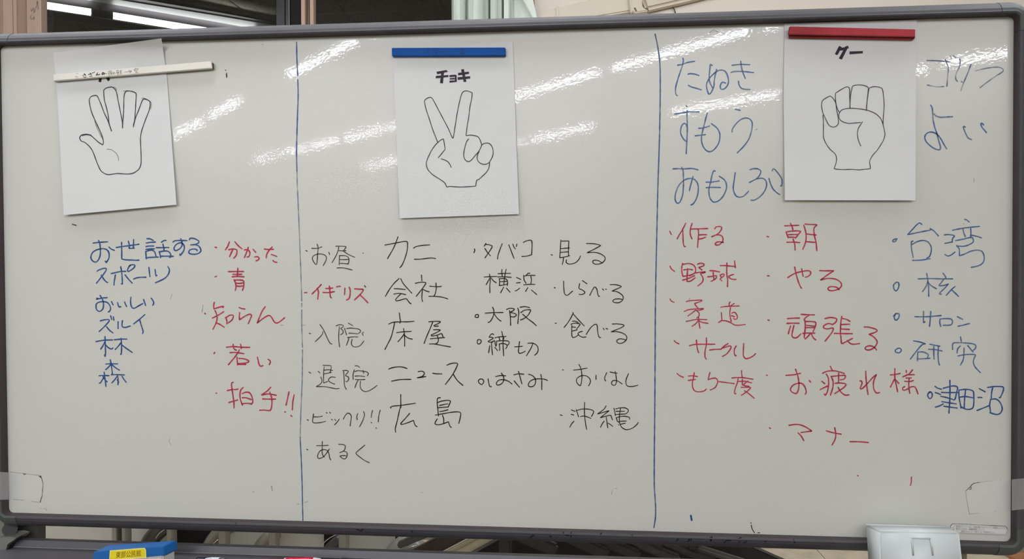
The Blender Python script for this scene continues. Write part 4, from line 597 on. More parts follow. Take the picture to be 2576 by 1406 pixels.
# made-up corridor behind the glass, in place of the mirrored room ceiling
tilec = mat('standin_ceiling_tile', rgb(150, 146, 132), .9, .1)
def perforated():
    m = tilec; nt = m.node_tree; b = nt.nodes['Principled BSDF']
    v = nt.nodes.new('ShaderNodeTexVoronoi'); v.inputs['Scale'].default_value = 55
    tc = nt.nodes.new('ShaderNodeTexCoord'); nt.links.new(tc.outputs['Object'], v.inputs['Vector'])
    r = nt.nodes.new('ShaderNodeMapRange'); r.inputs[1].default_value = .12; r.inputs[2].default_value = .26
    nt.links.new(v.outputs['Distance'], r.inputs[0])
    mx = nt.nodes.new('ShaderNodeMix'); mx.data_type = 'RGBA'; mx.inputs[6].default_value = rgb(110, 106, 94); mx.inputs[7].default_value = rgb(205, 200, 184)
    nt.links.new(r.outputs[0], mx.inputs[0]); nt.links.new(mx.outputs[2], b.inputs['Base Color'])
perforated()
ZK = ZC+1.56
cc = struct('ceiling_standin', box_me((-6, WY+.14, ZK+.02), (5, 6, ZK+.12)), mat('standin_void', rgb(40, 40, 38), .9, .1))
ci = 0
for i in range(-9, 5):
    for j in range(0, 7):
        x0, y0 = -.62+i*.6, WY+.16+j*.6
        if x0 < -5.9 or y0+.6 > 6: continue
        o = link('ceiling_tile', box_me((x0+.004, y0+.004, ZK-.01*(1 if (i+j) % 2 else 1)), (x0+.596, y0+.596, ZK+.02), .003, 1), tilec); o.parent = cc
struct('wall_standin', box_me((-6, 6, -.1), (5, 6.1, ZC+1.8)), mat('standin_wall', rgb(50, 50, 48), .8, .2))
# lamp in place of a reflected one: reflector trough with two tubes in line
trough = mat('trough_grey', rgb(150, 148, 150), .35, .5, metal=.5)
fz = ZC+1.42
cl = empty('standin_lamp', tuple(PZ(320, 45, fz)))
tag(cl, 'trough lamp with two lit tubes in line, standing for a reflection in the left pane', 'lamp')
ce = emis('tube_glow_standin', (1, 1, 1, 1), 11.0)
def tp(u, v): return PZ(u, v, fz)
at(link('tube', tube_me([tp(30, 0.5), tp(230, 31)], .0185, 12), ce, None, True), cl)
at(link('tube', tube_me([tp(285, 39.5), tp(640, 97)], .0185, 12), ce, None, True), cl)
black_p = mat('black_plastic', rgb(24, 24, 23), .5, .4)
at(link('connector', tube_me([tp(231, 31.5), tp(284, 39.4)], .021, 12), black_p, None, True), cl)
at(link('end_cap', tube_me([tp(228, 30.6), tp(232, 31.3)], .0205, 12), mat('cap_grey', rgb(150, 160, 155), .3, .5)), cl)
for nm, pts, z0, th, m in (
    ('reflector', [(-80, -60), (250, -2), (760, 92), (760, 140), (640, 118), (200, 50), (-80, 4)], fz+.05, .01, mat('reflector_grey', rgb(78, 75, 78), .5, .5)),
    ('reflector_ridge', [(60, -42), (300, 0), (560, 42), (740, 72), (740, 92), (560, 58), (300, 14), (60, -26)], fz+.038, .012, mat('ridge_highlight', rgb(150, 153, 152), .45, .5)),  # pale strip painting the highlight along the ridge
    ('lower_lip', [(-80, -2), (232, 42), (300, 54), (700, 122), (700, 136), (300, 70), (232, 60), (-80, 14)], fz+.045, .006, mat('lip_dark', rgb(50, 49, 49), .5, .4)),
    ('shadow_gap_strip', [(60, -52), (330, -6), (560, 33), (740, 66), (740, 72), (560, 40), (320, 2), (60, -42)], fz+.042, .012, mat('gap_dark', rgb(58, 56, 52), .5, .4))):
    f = [PZ(u, v, z0) for u, v in pts]
    at(link(nm, prism_me(f, [p+Vector((0, 0, th)) for p in f]), m), cl)
a = PZ(255, 20, fz+.04); at(link('hanger', box_me((a.x-.008, a.y-.008, fz+.0), (a.x+.008, a.y+.008, ZK)), black_p), cl)

# curtain
curt = mat('curtain_aqua', rgb(214, 222, 211), .85, .1, .06, 14, bump=.0003, bscale=400)
prof = [(1136,0),(1140,.03),(1147,.055),(1150,.025),(1160,.035),(1170,.055),(1172,-.03),(1176,-.03),(1180,.02),(1195,.045),(1205,.022),(1215,.045),(1220,.02),(1229,.055),(1231,-.02),(1236,.03),(1250,.05),(1253,.02),(1264,.045),(1266,-.02),(1270,.04),(1282,.045),(1286,.02),(1290,.035),(1293,-.01),(1310,0),(1340,0)]
ct = empty('curtain', tuple(P(1240, 0, WY-.08))); ct.location.z = zb
tag(ct, 'pale aqua pleated curtain gathered at the right end of the window', 'curtain')
vs = []; fs = []
Yc = WY-.09; rows = [zt-.01, ZC+.9, ZC+.6, zb+.02]
for r_, z in enumerate(rows):
    for u, d in prof:
        p = P(u, 40, Yc); vs.append((p.x, Yc-d*(1+.1*r_), z))
n = len(prof)
for r_ in range(len(rows)-1):
    for i in range(n-1): fs.append([r_*n+i, r_*n+i+1, (r_+1)*n+i+1, (r_+1)*n+i])
at(link('pleats', mesh(vs, fs), curt), ct)
q = [P(1300, -60, Yc-.05), P(1318, -60, Yc-.07), P(1350, 48, Yc-.07), P(1354, 120, Yc-.05), P(1344, 120, Yc-.05), P(1341, 48, Yc-.05)]
q = [(1288, -50), (1330, -50), (1352, 50), (1352, 110), (1346, 110), (1342, 50)]
f = [P(u, v, Yc-.06) for u, v in q]
at(link('folded_edge', prism_me(f, [p+Vector((0, .012, 0)) for p in f], .003, 2), curt), ct)

# air conditioner pipe cover on the wall
pvc = mat('pipe_cover_cream', rgb(200, 190, 168), .45, .4, .05, 8)
pc = empty('pipe_cover', tuple(P(1600, 0, WY))); tag(pc, 'cream plastic pipe cover running slanted along the wall right of the curtain', 'pipe cover')
def wallprism(nm, pts, d, bev, m=pvc):
    f = [P(u, v, WY-d) for u, v in pts]; b = [Vector((p.x, WY-.001, p.z)) for p in f]
    return at(link(nm, prism_me(f, b, bev, 3), m), pc)
wallprism('duct', [(1352, 70), (1353, 44), (1362, 32), (1378, 24), (1404, 18), (1480, -1), (1600, -32), (1602, 26), (1500, 43), (1480, 70)], .07, .006)
wallprism('elbow_joint', [(1398, 16.5), (1406, 14.5), (1408, 70), (1398, 70)], .074, .002)
wallprism('coupling', [(1578, -34), (1584, -36), (1592, 30), (1586, 34)], .085, .003)
wallprism('coupling', [(1584, -34), (1612, -40), (1617, 18), (1632, 27), (1594, 33), (1588, 26)], .080, .004)
wallprism('duct', [(1608, -22), (1900, -96), (1900, -42), (1725, 2), (1625, 25)], .055, .012)
wallprism('screw_recess', [(1594, 20), (1598, 18), (1603, 27), (1599, 29)], .0815, .0005, mat('recess', rgb(110, 100, 84), .7, .2))
at(link('cable', tube_me([P(1684, 14, WY-.008), P(1692, 17, WY-.012), P(1697, 25, WY-.008), P(1701, 40, WY-.004)], .0022, 8), mat('cable_brown', rgb(70, 58, 44), .5, .3), None, True), pc)

# ------------------------------------------------------------------ whiteboard
wb = empty('whiteboard', (0, .02, 0)); 
tag(wb, 'large white magnetic whiteboard in a grey metal frame, covered in blue, red and black handwriting', 'whiteboard')
def board_mat():
    m = mat('board_enamel', rgb(200, 201, 191), .12, .55, .018, 2.2)
    nt = m.node_tree; b = nt.nodes['Principled BSDF']; b.inputs['IOR'].default_value = 1.5
    tc = nt.nodes.new('ShaderNodeTexCoord')
    n = nt.nodes.new('ShaderNodeTexNoise'); n.inputs['Scale'].default_value = 215; n.inputs['Detail'].default_value = 1.0
    nt.links.new(tc.outputs['Object'], n.inputs['Vector'])
    bp = nt.nodes.new('ShaderNodeBump'); bp.inputs['Strength'].default_value = 1; bp.inputs['Distance'].default_value = 3.5e-5
    nt.links.new(n.outputs['Fac'], bp.inputs['Height']); nt.links.new(bp.outputs[0], b.inputs['Normal'])
    b.inputs['Roughness'].default_value = .22; b.inputs['Specular IOR Level'].default_value = .16; b.inputs['Coat Weight'].default_value = .16; b.inputs['Coat Roughness'].default_value = .02; nt.links.new(bp.outputs[0], b.inputs['Coat Normal'])
    return m
bm_ = board_mat()
TL, TR, BR, BL = [P(*c, 0) for c in ((2, 117), (2550, 42), (2542, 1362), (23, 1289))]
ctr = (TL+TR+BR+BL)/4
def grow(p, q): return Vector((p.x+(q if p.x > 0 else -q), 0, p.z+(q if p.z > ctr.z else -q)))
f = [grow(p, .008) for p in (TL, TR, BR, BL)]
at(link('writing_surface', prism_me(f, [p+Vector((0, .012, 0)) for p in f]), bm_), wb)
# frame: profile (n outward from the inner edge, y towards the viewer) swept round a rounded rectangle
lip_shade = mat('inner_lip_shade', rgb(58, 50, 50), .6, .3)  # shade inside the frame lip put into a dark colour
grey = mat('frame_grey', rgb(66, 65, 66), .6, .2, .06, 30, bump=.00006, bscale=900)
cap_m = mat('corner_grey', rgb(72, 75, 73), .6, .2, .10, 25)
prof_f = [(0, -.001), (0, .0172), (.0010, .0188), (.0032, .0198), (.0045, .0190), (.0090, .0178), (.0145, .0142), (.0190, .0090), (.0218, .0030), (.0226, -.003), (.0226, -.016), (0, -.016)]
def outline():                 # inner path: list of (point, normal) for each of 8 pieces
    cs = [TL, TR, BR, BL]; rr = .009; pieces = []
    info = []
    for i in range(4):
        c = cs[i]; a = cs[i-1]; b = cs[(i+1) % 4]
        da = (a-c).normalized(); db = (b-c).normalized()
        info.append((c, da, db))
    for i in range(4):
        c, da, db = info[i]; c2, da2, db2 = info[(i+1) % 4]
        # straight from corner i to i+1
        nrm = -(db.cross(Vector((0, 1, 0)))).normalized()
        mid = (c+c2)/2
        if nrm.dot(mid-ctr) < 0: nrm = -nrm
        cap = .019
        pieces.append(('frame_rail', [(c+db*(rr+cap), nrm), (c2+da2*(rr+cap), nrm)]))
        # corner i+1
        c, da, db = c2, da2, db2
        n1 = nrm; n2 = -(db.cross(Vector((0, 1, 0)))).normalized()
        mid = (c+cs[(i+2) % 4])/2
        if n2.dot(mid-ctr) < 0: n2 = -n2
        o = c + da*rr + db*rr
        pts = [(c+da*(rr+cap-.0005), n1)]
        for k in range(7):
            t = k/6*math.pi/2; nn = (n1*math.cos(t)+n2*math.sin(t)).normalized()
            pts.append((o+nn*rr, nn))
        pts.append((c+db*(rr+cap-.0005), n2))
        pieces.append(('corner_cap', pts))
    return pieces
for nm, pts in outline():
    sc = 1.0 if nm == 'frame_rail' else 1.03
    vs = []; fs = []; k = len(prof_f)
    for p, nn in pts:
        for a_, y_ in prof_f:
            vs.append(p + nn*(a_*sc) + Vector((0, -y_*sc if y_ > 0 else -y_, 0)))
    for i in range(len(pts)-1):
        for j in range(k): fs.append([i*k+j, i*k+(j+1) % k, (i+1)*k+(j+1) % k, (i+1)*k+j])
    fs += [list(range(k)), list(range((len(pts)-1)*k, len(pts)*k))]
    me = fixn(mesh(vs, fs)); o = at(link(nm, me, [grey if nm == 'frame_rail' else cap_m, lip_shade]), wb)
    for i in range(len(pts)-1): me.polygons[i*k].material_index = 1

# dirt line in the groove on the right, ink marks on the bottom rail
build_marks('ink_mark', parse('''@mark 2.8 0 0 2576|x|m
593,1315 593,1318 594,1322;897,1332 902,1333 908,1335 913,1331;1035,1339 1038,1333 1041,1331;1333,1354 1338,1348 1343,1347;1383,1349 1387,1350;1417,1338 1419,1344 1430,1347;1437,1338 1436,1343;1436,1347 1436,1350;1485,1345 1486,1346;1510,1345 1513,1341;1543,1348 1547,1346;1590,1345 1592,1351;1702,1360 1706,1356;1731,1362 1735,1354;1740,1354 1738,1360;1787,1351 1788,1361 1791,1350;1822,1365 1828,1360 1838,1359;1818,1356 1820,1357;1852,1358 1864,1352;1858,1364 1862,1362;1870,1366 1878,1362;1925,1359 1926,1364;1997,1357 1999,1366;2092,1364 2096,1366'''), lambda u, v: -.0192, None, None)
at(bpy.data.objects['ink_mark'], wb); bpy.data.objects['ink_mark']['kind'] = 'stuff'

YB = lambda u, v: -.00025
board_words = parse(W1) + parse(W2)
seen = {}
for bk in board_words: seen.setdefault(bk['key'], []).append(bk)
for key, bks in seen.items():
    c = bks[0]['c']
    if key in ('smudge',): nm = 'ink_smudge'
    elif key.startswith('divider'): nm = 'divider_line'
    elif key in ('tick', 'dab', 'rub'): nm = 'ink_dab'
    else: nm = 'handwritten_word'
    o = build_marks(nm, bks, YB, None, bks[0]['label']); at(o, wb)
    if nm in ('ink_smudge', 'ink_dab'): o['kind'] = 'stuff'

# notice sticker low on the right of the board
stk = mat('sticker_white', rgb(212, 213, 206), .5, .3)
s = [(2391, 1326), (2395, 1319.5), (2401, 1318), (2450, 1319.5), (2520, 1322.5), (2532, 1326), (2533, 1330), (2531, 1346), (2391, 1340)]
st_o = at(link('notice_sticker', mesh([P(u, v, -.0003) for u, v in s], [list(range(len(s)))]), stk), wb)
bl = build_marks('sticker_border', parse('''@dirt 1.3 0 0 2576|x|b
2390,1331 2392,1322 2396,1318 2402,1317.6 2440,1319;2440,1319 2500,1322 2526,1323 2532,1326 2533,1331
@penfine .6 0 0 2576|x|b
2400,1321 2460,1322.5 2530,1326.5 2531,1343 2530,1344 2470,1342 2415,1339.5;2400,1321 2399,1333;2415,1341.5 2531,1346.5;2391,1327 2399,1327'''), lambda u, v: -.0004, None)
bl.parent = st_o; bl.matrix_parent_inverse = Matrix.Identity(4)
def text_px(body, u, v, hpx, angdeg, Y, m, name, parent, squash=1.0, ext=0, toward=None):
    c = bpy.data.curves.new('t', 'FONT'); c.body = body; c.size = 1
    o = bpy.data.objects.new('t', c); COL.objects.link(o); bpy.context.view_layer.update()
    me = bpy.data.meshes.new_from_object(o.evaluated_get(bpy.context.evaluated_depsgraph_get()))
    bpy.data.objects.remove(o)
    ca, sa = math.cos(math.radians(angdeg)), math.sin(math.radians(angdeg))
    for vv in me.vertices:
        x, y = vv.co.x*hpx*squash, vv.co.y*hpx
        px, py = u + x*ca + y*sa, v + x*sa - y*ca
        vv.co = toward(px, py) if toward else P(px, py, Y)
    me.materials.clear(); ob = link(name, me, m); at(ob, parent); return ob
grt = mat('print_grey', rgb(62, 62, 60), .6, .2)
for body, u, v, sq in (('・家具用クリーナーなど、洗剤の類入りのクリーナーを使用しないこと。', 2401, 1326.3, .74), ('・書かれた文字は、長期間放置しないこと。', 2401, 1332.0, .74), ('専用ホワイトボード用マーカーを使用すること。', 2418, 1338.4, .74)):
    o = text_px(body, u, v, 5.4, 2.0, -.0004, grt, 'printed_line', wb, sq); at(o, wb); o.parent = st_o; o.matrix_parent_inverse = Matrix.Identity(4)
    for vv in o.data.vertices: pass
o = text_px('注意', 2392.2, 1333.5, 3.6, 2, -.0004, grt, 'printed_line', wb); o.parent = st_o; o.matrix_parent_inverse = Matrix.Identity(4)
st_o.matrix_parent_inverse = Matrix.Translation(-Vector(wb.location))
for o in [bl]+[x for x in bpy.data.objects if x.name.startswith('printed_line')]: o.matrix_parent_inverse = Matrix.Identity(4)

# clear tape at both lower corners
def tape_mat():
    m = bpy.data.materials.new('clear_tape'); m.use_nodes = True; b = m.node_tree.nodes['Principled BSDF']
    b.inputs['Base Color'].default_value = rgb(250, 251, 248); b.inputs['Alpha'].default_value = .21; b.inputs['Roughness'].default_value = .3
    return m
tpm = tape_mat()
def tape(pts_board, pts_frame, label, dirt):
    o = empty('adhesive_tape', tuple(P(pts_board[0][0], pts_board[0][1], -.001)))
    tag(o, label, 'tape')
    vs = [P(u, v, -.0004) for u, v in pts_board]; fs = [list(range(len(vs)))]
    at(link('strip', mesh(vs, fs), tpm), o)
    vs = [P(u, v, -.0235) for u, v in pts_frame]
    at(link('strip', mesh(vs, [list(range(len(vs)))]), tpm), o)
    at(build_marks('dirty_edge', parse(dirt), lambda u, v: -.0006, None), o)
tape([(24, 1187), (104, 1196), (108, 1212), (107, 1240), (103, 1264), (24, 1256)], [(-40, 1186), (21, 1188), (22, 1257), (-40, 1257)],
     'piece of clear tape wrapped over the frame at the lower left of the whiteboard',
     '@dirt 2.2 0 0 2576|x|t\n101,1197 105,1205 108,1220 107,1230 106,1245 103,1255 101,1263;59,1191 61,1194 64,1192;98,1198 103,1201 103,1198\n@dirt .9 0 0 2576|x|t\n26,1187 50,1190 100,1196;28,1187 31,1187;34,1256 60,1258;80,1261 102,1264;100,1278 114,1280\n@dirt 2 0 0 2576|x|t\n115,1279 118,1284')
tape([(2429, 1235.4), (2444, 1220), (2464, 1213), (2500, 1209.5), (2541, 1206.6), (2541, 1284), (2502.7, 1286), (2439, 1293.4)], [(2545, 1206), (2620, 1199), (2620, 1276), (2545, 1284)],
     'piece of clear tape with a curled dark corner at the lower right of the whiteboard',
     '@dirt 2.2 0 0 2576|x|t\n2430,1235 2436,1229 2441,1225 2445,1219 2453,1215;2438,1231 2443,1230 2443,1226\n@line 1.6 0 0 2576|x|t\n2450,1216 2464,1213\n@dirt .8 0 0 2576|x|t\n2429,1236 2433,1262 2439,1293;2464,1213 2495,1210;2439,1293 2465,1290;2516,1206 2518,1207;2502,1286 2504,1286')

# stand and tray of the board
standm = mat('stand_grey', rgb(112, 114, 106), .4, .5)
standd = mat('stand_dark', rgb(58, 58, 52), .5, .4)
traym = mat('tray_grey', rgb(82, 81, 84), .42, .5, .05, 40)
zt0 = P(500, 1376, 0).z; zt1 = P(500, 1390, -.006).z
def tray():
    X0 = P(18, 1370, 0).x; X1 = P(2140, 1400, -.1).x
    za, zc_ = P(60, 1358.5, 0).z, P(1500, 1404.5, 0).z
    xa, xc = P(60, 1358.5, 0).x, P(1500, 1404.5, 0).x
    f_ = lambda x: za+(zc_-za)*(x-xa)/(xc-xa)
    pr = [(.012, .0), (.0, 0), (-.004, -.0105), (-.0045, -.0118), (-.10, -.0125), (-.101, .004), (-.104, .004), (-.104, -.018), (.012, -.018)]
    vs = []
    for x in (X0, X1):
        for y, z in pr: vs.append((x, y, f_(x)+z))
    n = len(pr); fs = [[j, (j+1) % n, n+(j+1) % n, n+j] for j in range(n)] + [list(range(n)), list(range(n, 2*n))]
    return fixn(mesh(vs, fs)), f_
tme_, trz = tray()
tro = at(link('tray', tme_, traym), wb)
at(link('tray_highlight', tube_me([Vector((P(30, 1375, -.004).x, -.0048, trz(P(30, 1375, 0).x)-.0112)), Vector((P(860, 1403, -.004).x, -.0048, trz(P(860, 1403, 0).x)-.0112))], .0007, 6), mat('highlight_pale', rgb(140, 137, 136), .4, .5)), wb)  # thin pale tube standing in for the highlight along the tray ridge
xa = P(-30, 1300, .03).x; xb = P(2640, 1300, .03).x
for x in (xa, xb):
    at(link('post', box_me((x-.02, .03, .12), (x+.02, .07, ZC+.3), .004), standm), wb)
    at(link('foot', box_me((x-.025, -.30, .08), (x+.025, .40, .12), .006), standm), wb)
    for y in (-.27, .37):
        at(link('caster', tube_me([(x-.012, y, .04), (x+.012, y, .04)], .04, 20), black_p, None, False), wb)
at(link('post', prism_px([(40, 1310), (96, 1312), (97, 1440), (38, 1440)], .03, .05), standd), wb)
at(link('side_plate', prism_px([(-40, 1316), (10, 1316), (13, 1338), (18, 1342), (10, 1348), (-6, 1358), (-40, 1362)], .01, .03), standm), wb)
at(link('knob', tube_me([P(25, 1331, .0), P(25, 1331, .03)], .0125, 14), black_p), wb)
at(link('bracket', prism_px([(-40, 1366), (8, 1352), (26, 1351), (41, 1355), (36, 1361), (21, 1371), (16, 1388), (14, 1402), (6, 1440), (-40, 1440)], -.018, .02, .002), standm), wb)
at(link('bracket_edge', prism_px([(39, 1356), (42, 1357), (23, 1372), (17, 1400), (14, 1402), (19, 1370)], -.0175, .0), black_p), wb)
at(link('brown_strip', prism_px([(2423, 1340), (2432, 1340), (2433, 1450), (2425, 1450)], .02, .04), mat('strip_brown', rgb(122, 112, 96), .5, .4)), wb)  # upright brown strip beside the plastic box

# ------------------------------------------------------------------ sheets of paper with drawings
W3B = parse(W3)
paper = mat('paper_white', rgb(209, 211, 207), .75, .2, .02, 5, bump=.0006, bscale=7)
def lerp(a, b, t): return (a[0]+(b[0]-a[0])*t, a[1]+(b[1]-a[1])*t)
def sheet(left, right, depth, label):
    # left/right edges: list of px points from top to bottom
    def edge(e, t):
        L = [math.dist(e[i], e[i+1]) for i in range(len(e)-1)]; tot = sum(L); s = t*tot
        for i, l in enumerate(L):
            if s <= l or i == len(L)-1: return lerp(e[i], e[i+1], min(1, s/l))
            s -= l
    NU, NV = 14, 28; vs = []; fs = []
    for j in range(NV+1):
        a, b = edge(left, j/NV), edge(right, j/NV)
        for i in range(NU+1):
            u, v = lerp(a, b, i/NU); vs.append(P(u, v, -depth(v)))
    for j in range(NV):
        for i in range(NU):
            k = j*(NU+1)+i; fs.append([k, k+1, k+NU+2, k+NU+1])
    r = empty('paper_sheet', tuple(P(*left[0], -.002))); tag(r, label, 'paper', 'sheets with hand drawings')
    at(link('sheet', mesh(vs, fs), paper, None, True), r); return r
def pw(*kv):
    def f(v):
        if v <= kv[0][0]: return kv[0][1]
        for (a, x), (b, y) in zip(kv, kv[1:]):
            if v <= b: return x+(y-x)*(v-a)/(b-a)
        return kv[-1][1]
    return f
dL = pw((95, .0250), (104, .0230), (111, .015), (124, .006), (150, .0025), (190, .0014), (215, .0016), (400, .0050), (545, .0105))
dM = pw((100, .003), (125, .0014), (150, .0014), (400, .0036), (550, .0075))
dR = pw((45, .0225), (58, .012), (66, .003), (75, .0014), (100, .0014), (400, .0046), (505, .0090))
dR = pw((45, .003), (75, .0014), (100, .0014), (400, .0046), (505, .0090))
sheets = {
 'L': (sheet([(133.3, 132.7), (142.3, 210), (160, 541)], [(406, 96.5), (419.8, 190.8), (444, 515)], dL, 'white paper sheet with an open hand drawing, pinned askew under the white bar'), dL),
 'M': (sheet([(987, 122.5), (988.7, 145.4), (1005.5, 549)], [(1290, 104), (1296.3, 292), (1305.5, 538.5)], dM, 'white paper sheet with a two-finger V sign drawing under the blue bar'), dM),
 'R': (sheet([(1973.2, 59.3), (1970.8, 242), (1974.5, 503.5)], [(2306.3, 50), (2304.9, 155), (2303, 504)], dR, 'white paper sheet with a closed fist drawing under the red bar'), dR)}
for key, (r, dp) in sheets.items():
    bl_ = [b for b in W3B if b['key'] == key and b['c'] == 'pen']
    o = build_marks('hand_drawing', bl_, lambda u, v: -dp(v)-.0003, None, bl_[0]['label']); at(o, r)
    bl_ = [b for b in W3B if b['key'] == key and b['c'] == 'title_ink']
    o = build_marks('printed_title', bl_, lambda u, v: -dp(v)-.0003, None, bl_[0]['label']); at(o, r)

# ------------------------------------------------------------------ bar magnets
def bar(pts, Yf, Yb, m, label, bev=.0006):
    r = empty('bar_magnet', tuple(P(*pts[0], Yf))); tag(r, label, 'magnet', 'bar magnets holding the sheets')
    return r
wbar = bar([(133.3, 187)], -.0115, 0, None, 'long white bar magnet with black handwriting, holding the left sheet')
whp = mat('bar_white', rgb(222, 220, 208), .45, .4, .04, 30)
at(link('body', prism_px([(133.3, 187), (530.8, 153.5), (533.2, 171), (134.5, 203)], -.0115, -.003, .0007), whp), wbar)
at(link('magnet_strip', prism_px([(137, 188.5), (531, 155.5), (533, 173), (138, 205)], -.0045, -.0016), mat('magnet_dark', rgb(50, 40, 34), .6, .3)), wbar)
at(link('end_scuff', prism_px([(531.2, 158), (534.2, 158), (535, 171), (533.4, 172)], -.0095, -.004), mat('scuff', rgb(84, 66, 54), .7, .2)), wbar)
at(build_marks('handwriting', [b for b in W3B if b['key'] == 'WB'], lambda u, v: -.0117, None, None, .8), wbar)
bbar = bar([(985.2, 120.2)], -.0095, 0, None, 'blue bar magnet with faint dark handwriting, holding the middle sheet')
bmat = mat('bar_blue', rgb(14, 72, 142), .55, .10, .08, 14)
at(link('body', prism_px([(985.2, 120.2), (1271.1, 119.1), (1271.9, 140), (985.9, 140.8)], -.0095, -.0016, .0009), bmat), bbar)
at(build_marks('handwriting', [b for b in W3B if b['key'] == 'BB'], lambda u, v: -.0097, None, None, .8), bbar)
rbar = bar([(1987.3, 66.2)], -.0165, 0, None, 'dull red bar magnet in two layers, holding the right sheet')
rmat = mat('bar_red', rgb(160, 56, 62), .6, .10, .16, 12, col2=rgb(134, 46, 50))
at(link('body', prism_px([(1987.3, 66.2), (2302.7, 73.8), (2302, 91.9), (1984.9, 86)], -.0165, -.0100, .0005), rmat), rbar)
at(link('seam', prism_px([(1988, 68), (2301.5, 75), (2301.6, 95.6), (1985.6, 89.2)], -.0108, -.0088), mat('seam_dark', rgb(30, 12, 12), .7, .2)), rbar)
at(link('base', prism_px([(1988.6, 68), (2301.0, 75.2), (2300.5, 98.5), (1986.5, 93.5)], -.0090, -.0016, .0005), rmat), rbar)

# ------------------------------------------------------------------ things on the tray
def trp(u, v, h):              # point at height h above the tray floor
    z = trz(P(u, v, 0).x)-.0125+h
    return PZ(u, v, z)
er = empty('eraser', tuple(trp(330, 1390, 0))); tag(er, 'blue whiteboard eraser with a yellow name label, on the tray at the left', 'eraser')
blue_pl = mat('eraser_blue', rgb(14, 92, 158), .35, .45, .05, 30)
hz = .040
top = [trp(235, 1388.0, hz), trp(412, 1374.3, hz), trp(444.5, 1359.2, hz), trp(272, 1371.2, hz)]
bot = [p+Vector((0, 0, -.016)) for p in top]
cen = sum(top, Vector())/4
bot = [cen+Vector((0, 0, -.016))+(p-cen-Vector((0, 0, -.016)))*1.03 for p in bot]
at(link('shell', prism_me(top, bot, .0012, 2), blue_pl), er)
fl = [cen+Vector((0, 0, -.016))+(Vector((p.x, p.y, cen.z-.016))-cen-Vector((0, 0, -.016)))*.93 for p in bot]; fl2 = [Vector((p.x, p.y, p.z-.0235)) for p in fl]
at(link('felt_pad', prism_me(fl, fl2, .002, 2), mat('felt', rgb(206, 206, 200), .9, .1, .12, 60, bump=.001, bscale=500)), er)
# label on the front face
fa, fb, ga, gb = top[0], top[1], bot[0], bot[1]
fn = (fb-fa).cross(ga-fa).normalized()
if fn.y > 0: fn = -fn
def face_pt(s, t, off): return fa.lerp(fb, s).lerp(ga.lerp(gb, s), t)+fn*off
def quad(s0, s1, t0, t1, off, m, nm, cut=False):
    pts = [(s0, t1), (s0, t0), (s1-.02, t0), (s1, t0+.22), (s1, t1)] if cut else [(s0, t1), (s0, t0), (s1, t0), (s1, t1)]
    return at(link(nm, mesh([face_pt(s, t, off) for s, t in pts], [list(range(len(pts)))]), m), er)
quad(.232, .745, -.03, 1.06, .0010, mat('label_edge', rgb(238, 232, 150), .4, .4), 'label_edge', True)
lb = quad(.240, .738, .04, .93, .0012, mat('label_yellow', rgb(226, 208, 30), .4, .4, .06, 50), 'name_label', True)
c = bpy.data.curves.new('t', 'FONT'); c.body = '東部公民館'; c.size = 1
o = bpy.data.objects.new('t', c); COL.objects.link(o); bpy.context.view_layer.update()
me = bpy.data.meshes.new_from_object(o.evaluated_get(bpy.context.evaluated_depsgraph_get())); bpy.data.objects.remove(o)
for vv in me.vertices:
    s_ = .322+.35*(vv.co.x-.04)/4.9; t_ = .82-.66*(vv.co.y+.085)/.93; vv.co = face_pt(s_, t_, .0014)
me.materials.clear(); at(link('label_text', me, mat('label_ink', rgb(90, 60, 14), .6, .2)), er)

def marker(u0, u1, v, r, segs, label, tilt=0):
    """segs: (fraction0, fraction1, radius factor, material, part name)"""
    za = trz(P(u0, 1400, 0).x)-.0125+r
    d = ray((u0+u1)/2, v)
    # axis depth so that the upper contour shows at row v
    zz = za+r*.93
    a = PZ(u0, v+tilt, zz); b = PZ(u1, v-tilt, trz(P(u1, 1400, 0).x)-.0125+r*1.93)
    a.z -= r*.93; b.z -= r*.93; a.y -= r*.37; b.y -= r*.37
    o = empty('marker_pen', tuple((a+b)/2)); tag(o, label, 'marker')
    for f0, f1, k, m, nm in segs:
        n_ = 5; pts = [a.lerp(b, f0+(f1-f0)*i/n_) for i in range(n_+1)]
        rs = [r*(k[0]+(k[1]-k[0])*i/n_) for i in range(n_+1)]
        at(link(nm, tube_me(pts, rs, 20), m, None, True), o)
    return o, a, b
whc = mat('cap_white', rgb(206, 214, 218), .3, .5); slv = mat('cap_silver', rgb(150, 152, 150), .25, .5, metal=.8)
marker(498, 568, 1401, .0085, [(0, .28, (.92, .95), mat('pen_navy', rgb(18, 20, 44), .3, .5), 'barrel'), (.28, .5, (.75, 1), whc, 'collar'), (.5, .80, (1, 1.02), whc, 'cap'), (.80, .88, (.96, .96), mat('cap_gap', rgb(70, 74, 74), .4, .5), 'ring'), (.88, 1.0, (1.02, .98), slv, 'cap_end')], 'marker pen with a pale cap on the tray right of the eraser', -1.2)
redp = mat('pen_red_body', rgb(196, 20, 62), .3, .5); redd = mat('pen_darkred', rgb(112, 14, 34), .3, .5)
mo, ma, mb = marker(660, 846, 1402.2, .0095, [(0, .30, (.86, .88), redd, 'barrel_end'), (.30, .33, (.9, 1.04), whc, 'ring'), (.33, .70, (1.04, 1.04), redp, 'barrel'), (.70, .80, (1.04, .8), whc, 'collar'), (.80, 1.0, (.8, .8), mat('pen_tip_dark', rgb(40, 40, 42), .4, .5), 'tip')], 'red marker pen with white lettering on the tray, below the board', 1.2)
c = bpy.data.curves.new('t', 'FONT'); c.body = 'Pentel KNOCKLE'; c.size = 1
o = bpy.data.objects.new('t', c); COL.objects.link(o); bpy.context.view_layer.update()
